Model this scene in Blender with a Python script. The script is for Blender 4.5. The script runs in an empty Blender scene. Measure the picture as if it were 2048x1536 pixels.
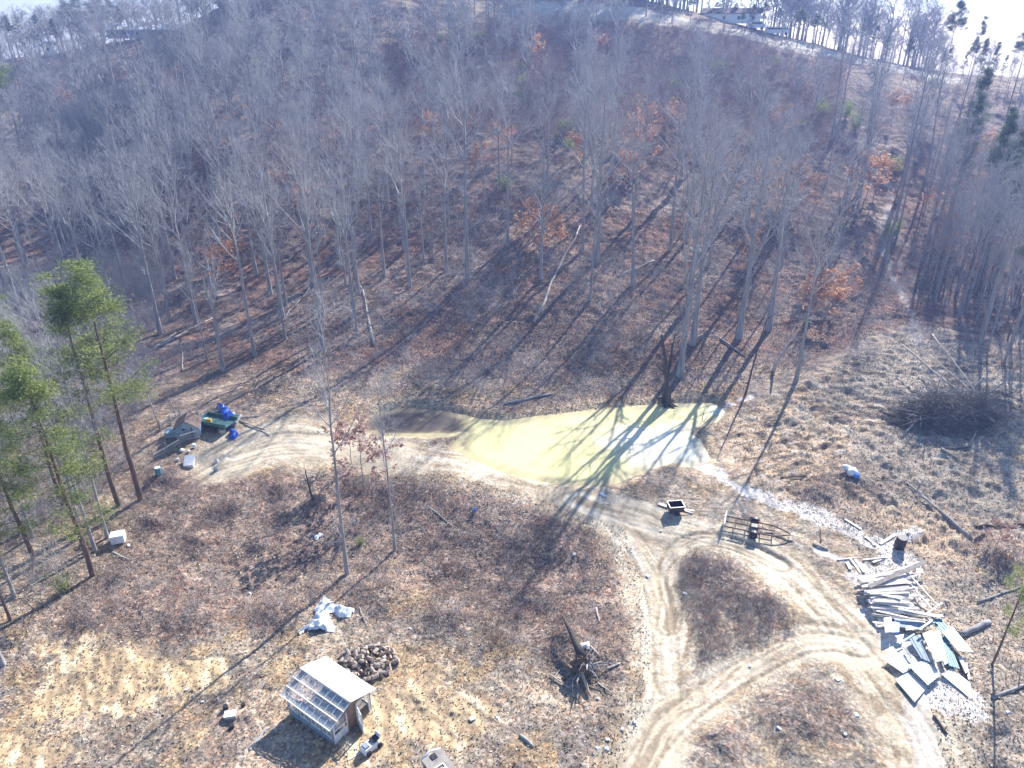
import bpy, math, random
import numpy as np
from mathutils import Vector, Matrix

# ---------------------------------------------------------------- camera, sky, sun, exposure
scene = bpy.context.scene
H0, PITCH, FPX = 38.0, math.radians(26.0), 1450.0
cam_d = bpy.data.cameras.new("camera"); cam = bpy.data.objects.new("camera", cam_d)
scene.collection.objects.link(cam); scene.camera = cam
cam.location = (0, 0, H0); cam.rotation_euler = (math.pi/2 - PITCH, 0, 0)
cam_d.sensor_width = 36.0; cam_d.lens = FPX/2048*36.0; cam_d.clip_end = 8000; cam_d.clip_start = 0.5

SUN_EL, SUN_AZ = math.radians(33.0), math.radians(30.0)       # azimuth to the right of the view (+Y)
world = bpy.data.worlds.new("World"); scene.world = world; world.use_nodes = True
wn = world.node_tree.nodes; wn.clear()
sky = wn.new('ShaderNodeTexSky'); sky.sky_type = 'NISHITA'; sky.sun_disc = False
sky.sun_elevation = SUN_EL; sky.sun_rotation = SUN_AZ; sky.altitude = 300; sky.dust_density = 0.3; sky.air_density = 1.0; sky.ozone_density = 4.0
bg = wn.new('ShaderNodeBackground'); bg.inputs[1].default_value = 0.095
wo = wn.new('ShaderNodeOutputWorld')
world.node_tree.links.new(sky.outputs[0], bg.inputs[0]); world.node_tree.links.new(bg.outputs[0], wo.inputs[0])
sun_d = bpy.data.lights.new("sun", 'SUN'); sun = bpy.data.objects.new("sun", sun_d); scene.collection.objects.link(sun)
sun_d.energy = 5.0; sun_d.angle = math.radians(0.53); sun_d.color = (1.0, 0.965, 0.925)
sdir = Vector((math.sin(SUN_AZ)*math.cos(SUN_EL), math.cos(SUN_AZ)*math.cos(SUN_EL), math.sin(SUN_EL)))
sun.rotation_euler = (-sdir).to_track_quat('-Z', 'Y').to_euler(); sun.location = (60, 90, 120)
scene.view_settings.view_transform = 'Standard'; scene.view_settings.look = 'None'
scene.view_settings.gamma = 1.0; scene.view_settings.exposure = 1.14
scene.render.engine = 'CYCLES'
scene.cycles.max_bounces = 5; scene.cycles.diffuse_bounces = 3; scene.cycles.transparent_max_bounces = 8
scene.cycles.volume_bounces = 0; scene.cycles.use_denoising = True
scene.cycles.use_adaptive_sampling = True; scene.cycles.adaptive_threshold = 0.02

rng = np.random.default_rng(7); random.seed(7)
R = random.uniform

# ---------------------------------------------------------------- numeric helpers
CS, SN = math.cos(PITCH), math.sin(PITCH)
def from_px(px, py, Y):
    """world point on the sight line of photo pixel (px, py) at ground distance Y"""
    t = (768 - py)/FPX; q = Y*(t*CS - SN)/(CS + t*SN)
    d = Y*CS - q*SN
    return ((px - 1024)/FPX*d, Y, H0 + q)
_N = rng.random((256, 256))
def vnoise(x, y, s=1.0, o=0):
    x = np.asarray(x, float)/s + 13.7*o + 1000; y = np.asarray(y, float)/s + 7.3*o + 1000
    xi = np.floor(x).astype(int); yi = np.floor(y).astype(int); fx = x - xi; fy = y - yi
    fx = fx*fx*(3 - 2*fx); fy = fy*fy*(3 - 2*fy)
    a = _N[xi % 256, yi % 256]; b = _N[(xi+1) % 256, yi % 256]; c = _N[xi % 256, (yi+1) % 256]; d = _N[(xi+1) % 256, (yi+1) % 256]
    return (a*(1-fx) + b*fx)*(1-fy) + (c*(1-fx) + d*fx)*fy
def fbm(x, y, s, n=4, o=0):
    v = 0; a = 1; t = 0
    for k in range(n):
        v = v + a*vnoise(x, y, s/2**k, o + 3*k); t += a; a *= 0.55
    return v/t
def sst(a, b, x):
    t = np.clip((x - a)/(b - a), 0, 1); return t*t*(3 - 2*t)

# ---------------------------------------------------------------- the lie of the land
CP = [(-60,-20,0),(0,-20,0),(60,-20,0),(-30,25,-.6),(-18,30,-.8),(0,28,-.3),(15,28,0),(32,28,.3),(-33,45,-1.2),(-16,42,-1.5),(0,45,-1.6),(14,42,.1),(28,42,.3),(45,42,1.0),
      (-20,52,-1.2),(-8,52,-1.6),(6,52,-.5),(20,54,0),(34,55,.5),(50,58,1.5),
      (-36,60,.3),(-25,62,.6),(-12,62,.6),(0,62,.4),(12,60,.2),(22,64,.2),(32,66,.8),(46,70,2.0),(-50,66,.3),(-60,50,0),(-75,80,1.0),(60,50,2.5),
      (-45,75,.5),(-28,76,.9),(-14,76,.7),(0,75.5,.5),(12,76,.5),(24,77,1.2),(36,80,2.2),(50,84,3.0),(70,80,4.0)]
HP = [(300,500,125),(560,520,118),(800,520,112),(1024,500,106),(1250,520,106),(1450,560,104),(1640,560,104),(1900,600,106),
      (700,640,92),(1024,640,90),(1300,640,90),(1500,650,91),(420,640,100),
      (1024,300,142),(800,300,146),(550,300,150),(300,330,150),(1250,300,142),(1500,330,142),(1750,370,140),(1900,400,136),(2046,430,134),
      (1024,140,190),(800,140,190),(550,140,190),(300,180,200),(1250,140,190),(1500,150,185),(1750,210,175),(1900,230,170),(2046,260,168),
      (1024,-26,240),(800,-50,235),(550,-30,230),(440,15,238),(330,66,262),(200,92,262),(90,112,262),(0,124,262),(-120,130,262),(1180,-14,240),(1340,12,240),(1500,56,232),(1717,112,224),(1880,148,212),(2046,166,204),(2200,185,200),
      (0,480,150),(150,480,150),(0,330,185),(150,300,185),(0,210,222),(150,185,222),(-150,400,160)]
PT = [p for p in CP] + [from_px(*p) for p in HP]
for p in [(1024,-26,240),(550,-30,230),(330,66,262),(0,124,262),(1340,12,240),(1717,112,224),(2046,166,204)]:
    x, y, z = from_px(*p); PT.append((x*1.12, y + 26, z - 2.2)); PT.append((x*1.3, y + 70, z - 9))
PT = np.array(PT, float)
def _tps(r2): return 0.5*r2*np.log(r2 + 1e-9)
_n = len(PT); SC = 50.0
_xy = PT[:, :2]/SC
_r2 = ((_xy[:, None] - _xy[None])**2).sum(-1)
_A = np.zeros((_n+3, _n+3)); _A[:_n, :_n] = _tps(_r2) + np.eye(_n)*0.004
_A[:_n, _n] = 1; _A[:_n, _n+1:] = _xy; _A[_n, :_n] = 1; _A[_n+1:, :_n] = _xy.T
_w = np.linalg.solve(_A, np.concatenate([PT[:, 2], np.zeros(3)]))
def base_h(X, Y):
    X = np.asarray(X, float); Y = np.asarray(Y, float); sh = X.shape; X = X.ravel(); Y = Y.ravel()
    xc = np.clip(X, -185, 185); yc = np.clip(Y, -20, 320); x = xc/SC; y = yc/SC
    z = _w[_n] + _w[_n+1]*x + _w[_n+2]*y
    for k in range(_n):
        z += _w[k]*_tps((x - _xy[k, 0])**2 + (y - _xy[k, 1])**2)
    dist = np.hypot(X - xc, Y - yc)
    z = z - dist*0.085*sst(-20, 120, Y) + 0*dist
    hill = sst(78, 110, Y)
    z = z + hill*(fbm(X, Y, 26, 3) - .5)*3.0*sst(250, 200, Y) + (fbm(X, Y, 9, 2, 5) - .5)*0.5
    return z.reshape(sh)
def ground_base(px, py):
    t = np.linspace(22, 300, 560); tt = (768 - py)/FPX
    q = t*(tt*CS - SN)/(CS + tt*SN); d = t*CS - q*SN; X = (px - 1024)/FPX*d
    dz = (H0 + q) - base_h(X, t)
    k = np.argmax(dz < 0)
    if dz[k] >= 0: k = int(np.argmin(dz))
    k = max(k, 1); f = dz[k-1]/(dz[k-1] - dz[k] + 1e-9); f = min(max(f, 0), 1)
    return X[k-1] + f*(X[k] - X[k-1]), t[k-1] + f*(t[k] - t[k-1])
def gpoly(pts): return np.array([ground_base(*p) for p in pts])
def seg_dist(X, Y, P, closed=False):
    """distance to polyline and running length along it"""
    best = np.full(X.shape, 1e9); al = np.zeros(X.shape); side = np.zeros(X.shape); run = 0
    n = len(P); rngk = range(n if closed else n-1)
    for k in rngk:
        a = P[k]; b = P[(k+1) % n]; ab = b - a; L = math.hypot(*ab) + 1e-9
        t = np.clip(((X - a[0])*ab[0] + (Y - a[1])*ab[1])/L/L, 0, 1)
        dx = X - a[0] - t*ab[0]; dy = Y - a[1] - t*ab[1]; d = np.hypot(dx, dy)
        m = d < best; best = np.where(m, d, best); al = np.where(m, run + t*L, al)
        side = np.where(m, np.sign(ab[0]*dy - ab[1]*dx), side); run += L
    return best, al, side
def smooth(P, n=3):
    P = np.array(P, float)
    for _ in range(n):
        Q = [P[0]]
        for a, b in zip(P[:-1], P[1:]): Q += [a*.75 + b*.25, a*.25 + b*.75]
        Q.append(P[-1]); P = np.array(Q)
    return P
def inside(X, Y, P):
    c = np.zeros(X.shape, bool); n = len(P)
    for k in range(n):
        x1, y1 = P[k]; x2, y2 = P[(k+1) % n]
        m = ((y1 > Y) != (y2 > Y)) & (X < (x2 - x1)*(Y - y1)/(y2 - y1 + 1e-12) + x1); c ^= m
    return c
def sdf(X, Y, P):
    d, _, _ = seg_dist(X, Y, P, True); return np.where(inside(X, Y, P), -d, d)

POND = gpoly([(752,858),(850,862),(935,860),(912,886),(950,915),(1010,943),(1080,964),(1160,973),(1230,962),(1290,936),(1340,921),(1385,930),(1410,918),(1392,880),(1368,864),(1385,848),(1428,836),(1442,815),(1425,800),
              (1380,803),(1290,812),(1200,820),(1090,832),(1010,840),(960,834),(890,815),(820,808),(760,816),(735,838)])
WATER_Z = float(np.mean(base_h(POND[:, 0], POND[:, 1]))) - 0.22
ROADS = {
 'dam': (smooth(gpoly([(440,925),(560,890),(700,905),(830,918),(950,945),(1060,985),(1180,1018),(1270,1042)])), 2.9),
 'yard': (smooth(gpoly([(470,900),(560,868),(660,880),(740,900)])), 4.6),
 'south': (smooth(gpoly([(1130,1005),(1230,1045),(1290,1110),(1318,1200),(1330,1300),(1335,1390),(1300,1470),(1265,1560)])), 2.5),
 'east': (smooth(gpoly([(1160,1012),(1280,1045),(1400,1065),(1500,1092),(1590,1150),(1670,1240),(1740,1320),(1800,1400),(1850,1480),(1880,1570)])), 3.0),
 'loop': (smooth(gpoly([(1250,1560),(1330,1450),(1430,1375),(1540,1310),(1640,1272),(1720,1290)])), 1.9),
 'arc': (smooth(gpoly([(1335,1250),(1345,1190),(1335,1130),(1360,1090),(1410,1072),(1480,1085),(1560,1125)])), 1.0)}
SAND = [(smooth(gpoly(p)), w) for p, w in [
  ([(1395,925),(1430,958),(1480,985),(1510,1000)], .35), ([(1500,995),(1560,1012),(1640,1030),(1700,1062),(1770,1090)], 1.0),
  ([(1770,1090),(1830,1060)], .6), ([(1760,1090),(1800,1130),(1815,1180),(1830,1240)], 1.3), ([(1640,1100),(1700,1130),(1760,1140)], .6),
  ([(1720,1160),(1780,1230),(1830,1300),(1900,1400)], 1.7), ([(1830,1400),(1850,1470),(1870,1560)], .7), ([(1440,815),(1500,790)], .5),
  ([(1740,330),(1790,385),(1768,440),(1765,500),(1800,580),(1830,640),(1835,690)], .7), ([(1340,905),(1400,935),(1440,960)], .6)]]
_C = [('disturb', gpoly([(1440,860),(1600,760),(1800,640),(1900,660),(2060,760),(2060,1050),(1900,1140),(1700,1000),(1480,990)])),
      ('bright', gpoly([(1200,990),(1500,980),(1700,1080),(1980,1180),(2060,1330),(2060,1560),(1500,1560),(1250,1560),(1280,1200)]))]
MAUVE = gpoly([(250,1090),(330,960),(560,950),(820,960),(1000,1010),(1180,1060),(1260,1160),(1270,1290),(1120,1330),(940,1210),(760,1180),(560,1210),(380,1290),(240,1270),(120,1220)])
DISTURB = _C[0][1]; BRIGHT = _C[1][1]
SOIL = [(gpoly([p])[0], r) for p, r in [((180,1350),3.6),((110,1400),2.6),((250,1370),3.0),((360,1350),2.4),((400,1340),1.6),((30,1510),2.6),((820,1400),2.6),((880,1440),2.2),((780,1440),2.0),((850,1340),1.6),((730,1490),1.5)]]
BRUSH = [(gpoly([p])[0], r) for p, r in [((850,1060),4.5),((900,1130),3.5),((780,1190),3.5),((1130,1110),3.6),((1080,1190),2.8),((1450,1150),3.4),((1520,1200),3.2),((1720,960),3.4),((1640,990),2.4),((400,1230),3.0),((300,1220),3.2),((480,1010),2.6),((560,975),2.2),((400,1080),2.0),((640,1010),2.0),((250,1150),2.2),((330,955),2.6),((300,1040),1.6),((520,1090),1.8),((180,1230),2.6),((1130,1270),2.4),((1190,1310),2.8),((1600,1440),3.2),((1450,1480),2.2),((900,1230),3.0),((1990,1110),2.4),((560,1230),2.6)]]

CHURN = ground_base(1930, 1230)
def land(X, Y):
    z = base_h(X, Y); near = (Y > 20) & (Y < 90)
    if np.any(near):
        x = X[near]; y = Y[near]; zz = z[near]
        amp = np.ones(x.shape)
        for k, (P, w) in ROADS.items():
            d, al, sd = seg_dist(x, y, P); m = sst(w*1.15, w*.75, d)
            rut = np.exp(-((d - .85)/.16)**2) + .6*np.exp(-((d - .35)/.12)**2)
            zz = zz - m*.12 - m*rut*.10; amp = np.minimum(amp, 1 - .8*m)
        zz = zz + amp*((fbm(x, y, .9, 3, 11) - .5)*.30 + (vnoise(x, y, .3, 4) - .5)*.07)
        dm = sst(1.5, -1.5, sdf(x, y, DISTURB)); rr_ = np.hypot(x - CHURN[0], y - CHURN[1]); th = np.arctan2(y - CHURN[1], x - CHURN[0])
        zz = zz + dm*((vnoise(rr_, th*30, .45, 81) - .5)*.20 + (vnoise(rr_, th*40, .9, 83) - .5)*.22 + (fbm(x, y, 1.6, 4, 15) - .5)*.75)
        for (c, r) in BRUSH:
            zz = zz + .55*np.exp(-((x - c[0])**2 + (y - c[1])**2)/(r*.55)**2)
        sd_ = sdf(x, y, POND)
        zz = np.where((sd_ > 0) & (sd_ < 12), zz + np.maximum(WATER_Z + .30 - zz, 0)*sst(12, 2, sd_), zz)
        zz = np.where(sd_ < 0, WATER_Z - .12 + np.maximum(sd_, -1.2)*.9, zz*sst(0, 1.5, sd_) + (WATER_Z - .12)*(1 - sst(0, 1.5, sd_)))
        z = z.copy(); z[near] = zz
    far = ~near
    xx = X[far]; yy = Y[far]
    if xx.size:
        z = z.copy(); z[far] += ((fbm(xx, yy, 3.0, 3, 9) - .5)*.9 + (vnoise(xx, yy, .8, 2) - .5)*.25)*sst(60, 90, yy)
    return z
def hgt(x, y): return float(land(np.array([float(x)]), np.array([float(y)]))[0])
def G(px, py, dz=0.0):
    x, y = ground_base(px, py); return Vector((float(x), float(y), hgt(x, y) + dz))
def top_z(p, py):
    """height of photo row py above the point p"""
    t = (768 - py)/FPX; return H0 + p[1]*(t*CS - SN)/(CS + t*SN)
def GP(px, py, z):
    """point of sight line (px, py) at height z"""
    t = (768 - py)/FPX; r = (t*CS - SN)/(CS + t*SN); Y = (z - H0)/r; d = Y*CS - (z - H0)*SN
    return Vector(((px - 1024)/FPX*d, Y, z))
def project(X, Y, Z):
    q = Z - H0; d = Y*CS - q*SN; v = Y*SN + q*CS
    return 1024 + FPX*X/d, 768 - FPX*v/d

# ---------------------------------------------------------------- tags and mesh makers
def tag(o, label=None, cat=None, group=None, kind=None):
    if label: o['label'] = label
    if cat: o['category'] = cat
    if group: o['group'] = group
    if kind: o['kind'] = kind
    return o
def link(o, parent=None):
    scene.collection.objects.link(o)
    if parent is not None: o.parent = parent
    return o
def empty(name, loc, rz=0.0, rx=0.0, ry=0.0):
    o = bpy.data.objects.new(name, None); o.empty_display_size = .2; o.location = loc; o.rotation_euler = (rx, ry, rz); return link(o)
def mesh_np(name, V, F, mats=(), smooth_=False, cols=None, fmat=None):
    """V (n,3) array, F (m,3|4) array or list"""
    me = bpy.data.meshes.new(name); V = np.asarray(V, np.float32)
    if isinstance(F, np.ndarray):
        m, k = F.shape; me.vertices.add(len(V)); me.vertices.foreach_set('co', V.ravel())
        me.loops.add(m*k); me.loops.foreach_set('vertex_index', F.astype(np.int32).ravel())
        me.polygons.add(m); me.polygons.foreach_set('loop_start', np.arange(0, m*k, k, dtype=np.int32)); me.polygons.foreach_set('loop_total', np.full(m, k, np.int32))
        if fmat is not None: me.polygons.foreach_set('material_index', np.asarray(fmat, np.int32))
        me.update(calc_edges=True)
    else: me.from_pydata([tuple(v) for v in V], [], F); me.update()
    if smooth_: me.polygons.foreach_set('use_smooth', np.ones(len(me.polygons), bool))
    if cols is not None:
        at = me.color_attributes.new('Col', 'FLOAT_COLOR', 'POINT')
        c = np.ones((len(V), 4), np.float32); c[:, :3] = cols; at.data.foreach_set('color', c.ravel())
    for mt in mats: me.materials.append(mt)
    return me
class MB:
    """collects shapes into one mesh"""
    def __init__(s): s.v = []; s.f = []; s.n = 0; s.fm = []
    def add(s, V, F, m=0):
        s.v.append(np.asarray(V, float)); s.f += [tuple(i + s.n for i in f) for f in F]; s.fm += [m]*len(F); s.n += len(V); return s
    def box(s, c, d, rz=0, rx=0, ry=0, m=0, M=None, taper=1.0):
        x, y, z = d[0]/2, d[1]/2, d[2]/2; t = taper
        V = [(-x,-y,-z),(x,-y,-z),(x,y,-z),(-x,y,-z),(-x*t,-y*t,z),(x*t,-y*t,z),(x*t,y*t,z),(-x*t,y*t,z)]
        Mx = Matrix.Translation(c) @ Matrix.Rotation(rz, 4, 'Z') @ Matrix.Rotation(ry, 4, 'Y') @ Matrix.Rotation(rx, 4, 'X')
        if M is not None: Mx = M @ Mx
        return s.add([tuple(Mx @ Vector(v)) for v in V], [(0,3,2,1),(4,5,6,7),(0,1,5,4),(1,2,6,5),(2,3,7,6),(3,0,4,7)], m)
    def bar(s, a, b, w, h=None, m=0):
        a = Vector(a); b = Vector(b); h = h or w; d = b - a
        q = d.to_track_quat('X', 'Z').to_matrix().to_4x4(); M = Matrix.Translation((a + b)/2) @ q
        return s.box((0,0,0), (d.length, w, h), M=M, m=m)
    def tube(s, P, rad, sides=6, m=0, caps=True):
        P = [Vector(p) for p in P]; n = len(P); rad = rad if hasattr(rad, '__len__') else [rad]*n; V = []; F = []
        ref = Vector((0.31, 0.17, 0.93)).normalized()
        for k in range(n):
            t = (P[min(k+1, n-1)] - P[max(k-1, 0)]).normalized()
            if abs(t.dot(ref)) > .97: u = t.cross(Vector((1, 0, 0))).normalized()
            else: u = t.cross(ref).normalized()
            w = t.cross(u)
            for j in range(sides):
                a = 2*math.pi*j/sides; V.append(tuple(P[k] + (u*math.cos(a) + w*math.sin(a))*rad[k]))
        for k in range(n-1):
            for j in range(sides):
                j2 = (j+1) % sides; F.append((k*sides+j, k*sides+j2, (k+1)*sides+j2, (k+1)*sides+j))
        if caps: F.append(tuple(range(sides))[::-1]); F.append(tuple((n-1)*sides + j for j in range(sides)))
        return s.add(V, F, m)
    def lathe(s, prof, c=(0,0,0), sides=14, m=0, M=None):
        V = []; F = []; n = len(prof); Mx = Matrix.Translation(c)
        if M is not None: Mx = Mx @ M
        for (r, z) in prof:
            for j in range(sides):
                a = 2*math.pi*j/sides; V.append(tuple(Mx @ Vector((r*math.cos(a), r*math.sin(a), z))))
        for k in range(n-1):
            for j in range(sides):
                j2 = (j+1) % sides; F.append((k*sides+j, k*sides+j2, (k+1)*sides+j2, (k+1)*sides+j))
        F.append(tuple(range(sides))[::-1]); F.append(tuple((n-1)*sides + j for j in range(sides)))
        return s.add(V, F, m)
    def mesh(s, name, mats, sm=False):
        me = bpy.data.meshes.new(name); V = np.concatenate(s.v) if s.v else np.zeros((0, 3))
        me.from_pydata([tuple(v) for v in V], [], s.f)
        if not isinstance(mats, (list, tuple)): mats = [mats]
        for mt in mats: me.materials.append(mt)
        if len(mats) > 1: me.polygons.foreach_set('material_index', np.array(s.fm, np.int32))
        if sm: me.polygons.foreach_set('use_smooth', np.ones(len(me.polygons), bool))
        me.update(); return me
    def build(s, name, mats, parent=None, sm=False, loc=None, rz=None):
        o = bpy.data.objects.new(name, s.mesh(name, mats, sm)); link(o, parent)
        if loc is not None: o.location = loc
        if rz is not None: o.rotation_euler = (0, 0, rz)
        return o

# ---------------------------------------------------------------- materials
def new_mat(name, rough=0.85, spec=0.3):
    m = bpy.data.materials.new(name); m.use_nodes = True; nt = m.node_tree; b = nt.nodes['Principled BSDF']
    b.inputs['Roughness'].default_value = rough; b.inputs['Specular IOR Level'].default_value = spec
    return m, nt, b
def ramp(nt, stops, interp='LINEAR'):
    r = nt.nodes.new('ShaderNodeValToRGB'); r.color_ramp.interpolation = interp; e = r.color_ramp.elements
    e[0].position, e[0].color = stops[0][0], (*stops[0][1], 1); e[1].position, e[1].color = stops[-1][0], (*stops[-1][1], 1)
    for p, c in stops[1:-1]:
        k = e.new(p); k.color = (*c, 1)
    return r
def noisy(name, stops, scale=4.0, rough=.85, detail=5, bump=0.0, bscale=None, spec=.3, coord='Object', stretch=None, metallic=0, island=0.0):
    m, nt, b = new_mat(name, rough, spec); L = nt.links.new
    tc = nt.nodes.new('ShaderNodeTexCoord'); src = tc.outputs[coord]
    if stretch:
        mp = nt.nodes.new('ShaderNodeMapping'); mp.inputs['Scale'].default_value = stretch; L(src, mp.inputs[0]); src = mp.outputs[0]
    n = nt.nodes.new('ShaderNodeTexNoise'); n.inputs['Scale'].default_value = scale; n.inputs['Detail'].default_value = detail; L(src, n.inputs['Vector'])
    r = ramp(nt, stops); col = r.outputs[0]
    if island:
        g = nt.nodes.new('ShaderNodeNewGeometry'); ma = nt.nodes.new('ShaderNodeMath'); ma.operation = 'MULTIPLY_ADD'; ma.inputs[1].default_value = island; L(g.outputs['Random Per Island'], ma.inputs[0])
        sb = nt.nodes.new('ShaderNodeMath'); sb.operation = 'SUBTRACT'; sb.inputs[1].default_value = island/2; L(n.outputs['Fac'], sb.inputs[0]); L(sb.outputs[0], ma.inputs[2]); L(ma.outputs[0], r.inputs[0])
    else: L(n.outputs['Fac'], r.inputs[0])
    L(col, b.inputs['Base Color']); b.inputs['Metallic'].default_value = metallic
    if bump:
        n2 = nt.nodes.new('ShaderNodeTexNoise'); n2.inputs['Scale'].default_value = bscale or scale*3; n2.inputs['Detail'].default_value = 6; L(src, n2.inputs['Vector'])
        bp = nt.nodes.new('ShaderNodeBump'); bp.inputs['Strength'].default_value = 1.0; bp.inputs['Distance'].default_value = bump; L(n2.outputs['Fac'], bp.inputs['Height']); L(bp.outputs[0], b.inputs['Normal'])
    return m
def leafy(name, stops, trans=.35):
    """leaves: colour varies from leaf to leaf, light passes through"""
    m, nt, b = new_mat(name, .6, .25); L = nt.links.new
    g = nt.nodes.new('ShaderNodeNewGeometry'); r = ramp(nt, stops); L(g.outputs['Random Per Island'], r.inputs[0])
    L(r.outputs[0], b.inputs['Base Color']); tr = nt.nodes.new('ShaderNodeBsdfTranslucent'); L(r.outputs[0], tr.inputs[0])
    mx = nt.nodes.new('ShaderNodeMixShader'); mx.inputs[0].default_value = trans; L(b.outputs[0], mx.inputs[1]); L(tr.outputs[0], mx.inputs[2])
    L(mx.outputs[0], nt.nodes['Material Output'].inputs[0]); return m

# ground: the zone colour is a vertex colour, broken up by procedural litter
def ground_material():
    m, nt, b = new_mat('ground_soil_and_litter', .95, .15); L = nt.links.new; N = nt.nodes.new
    at = N('ShaderNodeAttribute'); at.attribute_name = 'Col'
    sp = N('ShaderNodeAttribute'); sp.attribute_name = 'Speck'
    tc = N('ShaderNodeTexCoord')
    def noise(sc, det=4, rgh=.6, dist=0.0):
        n = N('ShaderNodeTexNoise'); n.inputs['Scale'].default_value = sc; n.inputs['Detail'].default_value = det; n.inputs['Roughness'].default_value = rgh; n.inputs['Distortion'].default_value = dist
        L(tc.outputs['Object'], n.inputs['Vector']); return n.outputs['Fac']
    def math_(op, a, b_=None, c=None):
        k = N('ShaderNodeMath'); k.operation = op
        for i, v in enumerate((a, b_, c)):
            if v is None: continue
            if isinstance(v, (int, float)): k.inputs[i].default_value = v
            else: L(v, k.inputs[i])
        return k.outputs[0]
    fine = noise(4.2, 3, .62, .6); mid = noise(1.1, 5, .65, .3); big = noise(.12, 4, .55)
    s = math_('ADD', math_('MULTIPLY', math_('SUBTRACT', fine, .5), 6.2), math_('MULTIPLY', math_('SUBTRACT', mid, .5), 3.4))
    patch = noise(.33, 4, .6, .8); s = math_('MULTIPLY', s, math_('MULTIPLY_ADD', patch, 1.7, .12)); s = math_('ADD', s, math_('MULTIPLY', math_('SUBTRACT', patch, .5), -1.6)); s = math_('MULTIPLY', s, sp.outputs['Fac'])
    s = math_('MAXIMUM', math_('MINIMUM', s, 1.3), -2.3)
    gain = math_('POWER', 2.0, s)
    big2 = math_('POWER', 2.0, math_('MULTIPLY', math_('SUBTRACT', big, .5), 1.3))
    mul = math_('MULTIPLY', gain, big2)
    vm = N('ShaderNodeVectorMath'); vm.operation = 'SCALE'; L(at.outputs['Color'], vm.inputs[0]); L(mul, vm.inputs[3])
    # scattered leaves: warm chips and bleached chips
    vo = N('ShaderNodeTexVoronoi'); vo.inputs['Scale'].default_value = 2.6; vo.feature = 'F1'; L(tc.outputs['Object'], vo.inputs['Vector'])
    chip = ramp(nt, [(0, (1.15, .90, .78)), (.3, (1.0, .95, .90)), (.55, (1.0, 1.0, 1.0)), (.8, (.80, .82, .88)), (1, (1.3, 1.2, 1.05))])
    sepc = N('ShaderNodeSeparateColor'); L(vo.outputs['Color'], sepc.inputs[0]); L(sepc.outputs[0], chip.inputs[0])
    wmix = N('ShaderNodeMix'); wmix.data_type = 'RGBA'; wmix.inputs['A'].default_value = (1, 1, 1, 1); L(chip.outputs[0], wmix.inputs['B']); L(math_('MINIMUM', math_('MULTIPLY', sp.outputs['Fac'], .9), 1.0), wmix.inputs['Factor'])
    v2 = N('ShaderNodeVectorMath'); v2.operation = 'MULTIPLY'; L(vm.outputs[0], v2.inputs[0]); L(wmix.outputs['Result'], v2.inputs[1])
    v3 = N('ShaderNodeVectorMath'); v3.operation = 'MINIMUM'; L(v2.outputs[0], v3.inputs[0]); v3.inputs[1].default_value = (.85, .85, .85)
    L(v3.outputs[0], b.inputs['Base Color'])
    bp = N('ShaderNodeBump'); bp.inputs['Strength'].default_value = .9; bp.inputs['Distance'].default_value = .16
    L(math_('MULTIPLY', math_('ADD', math_('MULTIPLY', fine, .5), mid), math_('ADD', sp.outputs['Fac'], .15)), bp.inputs['Height']); L(bp.outputs[0], b.inputs['Normal'])
    return m

M = {}
M['ground'] = ground_material()
M['bark'] = noisy('grey_bark', [(.25,(.20,.19,.185)),(.6,(.38,.365,.355)),(.85,(.56,.545,.53))], 1.2, .9, bump=.02, stretch=(3,3,.5))
M['bark_dark'] = noisy('dark_bark', [(.25,(.05,.042,.038)),(.7,(.12,.10,.085))], 2.0, .95, bump=.02, stretch=(3,3,.5))
M['pine_bark'] = noisy('pine_bark', [(.25,(.10,.07,.055)),(.7,(.24,.17,.13))], 2.0, .95, bump=.02, stretch=(3,3,.5))
M['twig'] = noisy('pale_twigs', [(.3,(.32,.315,.315)),(.7,(.54,.53,.53))], .5, .8)
M['twig_red'] = noisy('reddish_twigs', [(.3,(.26,.17,.15)),(.7,(.46,.32,.28))], .6, .8)
M['dead'] = noisy('bleached_wood', [(.3,(.34,.30,.26)),(.7,(.60,.55,.48))], 2.0, .85, stretch=(1,1,1))
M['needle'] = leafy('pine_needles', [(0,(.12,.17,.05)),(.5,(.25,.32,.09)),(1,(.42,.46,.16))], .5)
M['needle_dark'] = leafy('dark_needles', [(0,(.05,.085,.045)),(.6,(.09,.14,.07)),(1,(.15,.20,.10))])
M['oak_leaf'] = leafy('dead_orange_leaves', [(0,(.40,.19,.085)),(.5,(.64,.33,.16)),(1,(.78,.50,.29))], .45)
M['red_leaf'] = leafy('dead_red_leaves', [(0,(.32,.18,.15)),(.6,(.52,.33,.27)),(1,(.66,.48,.42))], .4)

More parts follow.
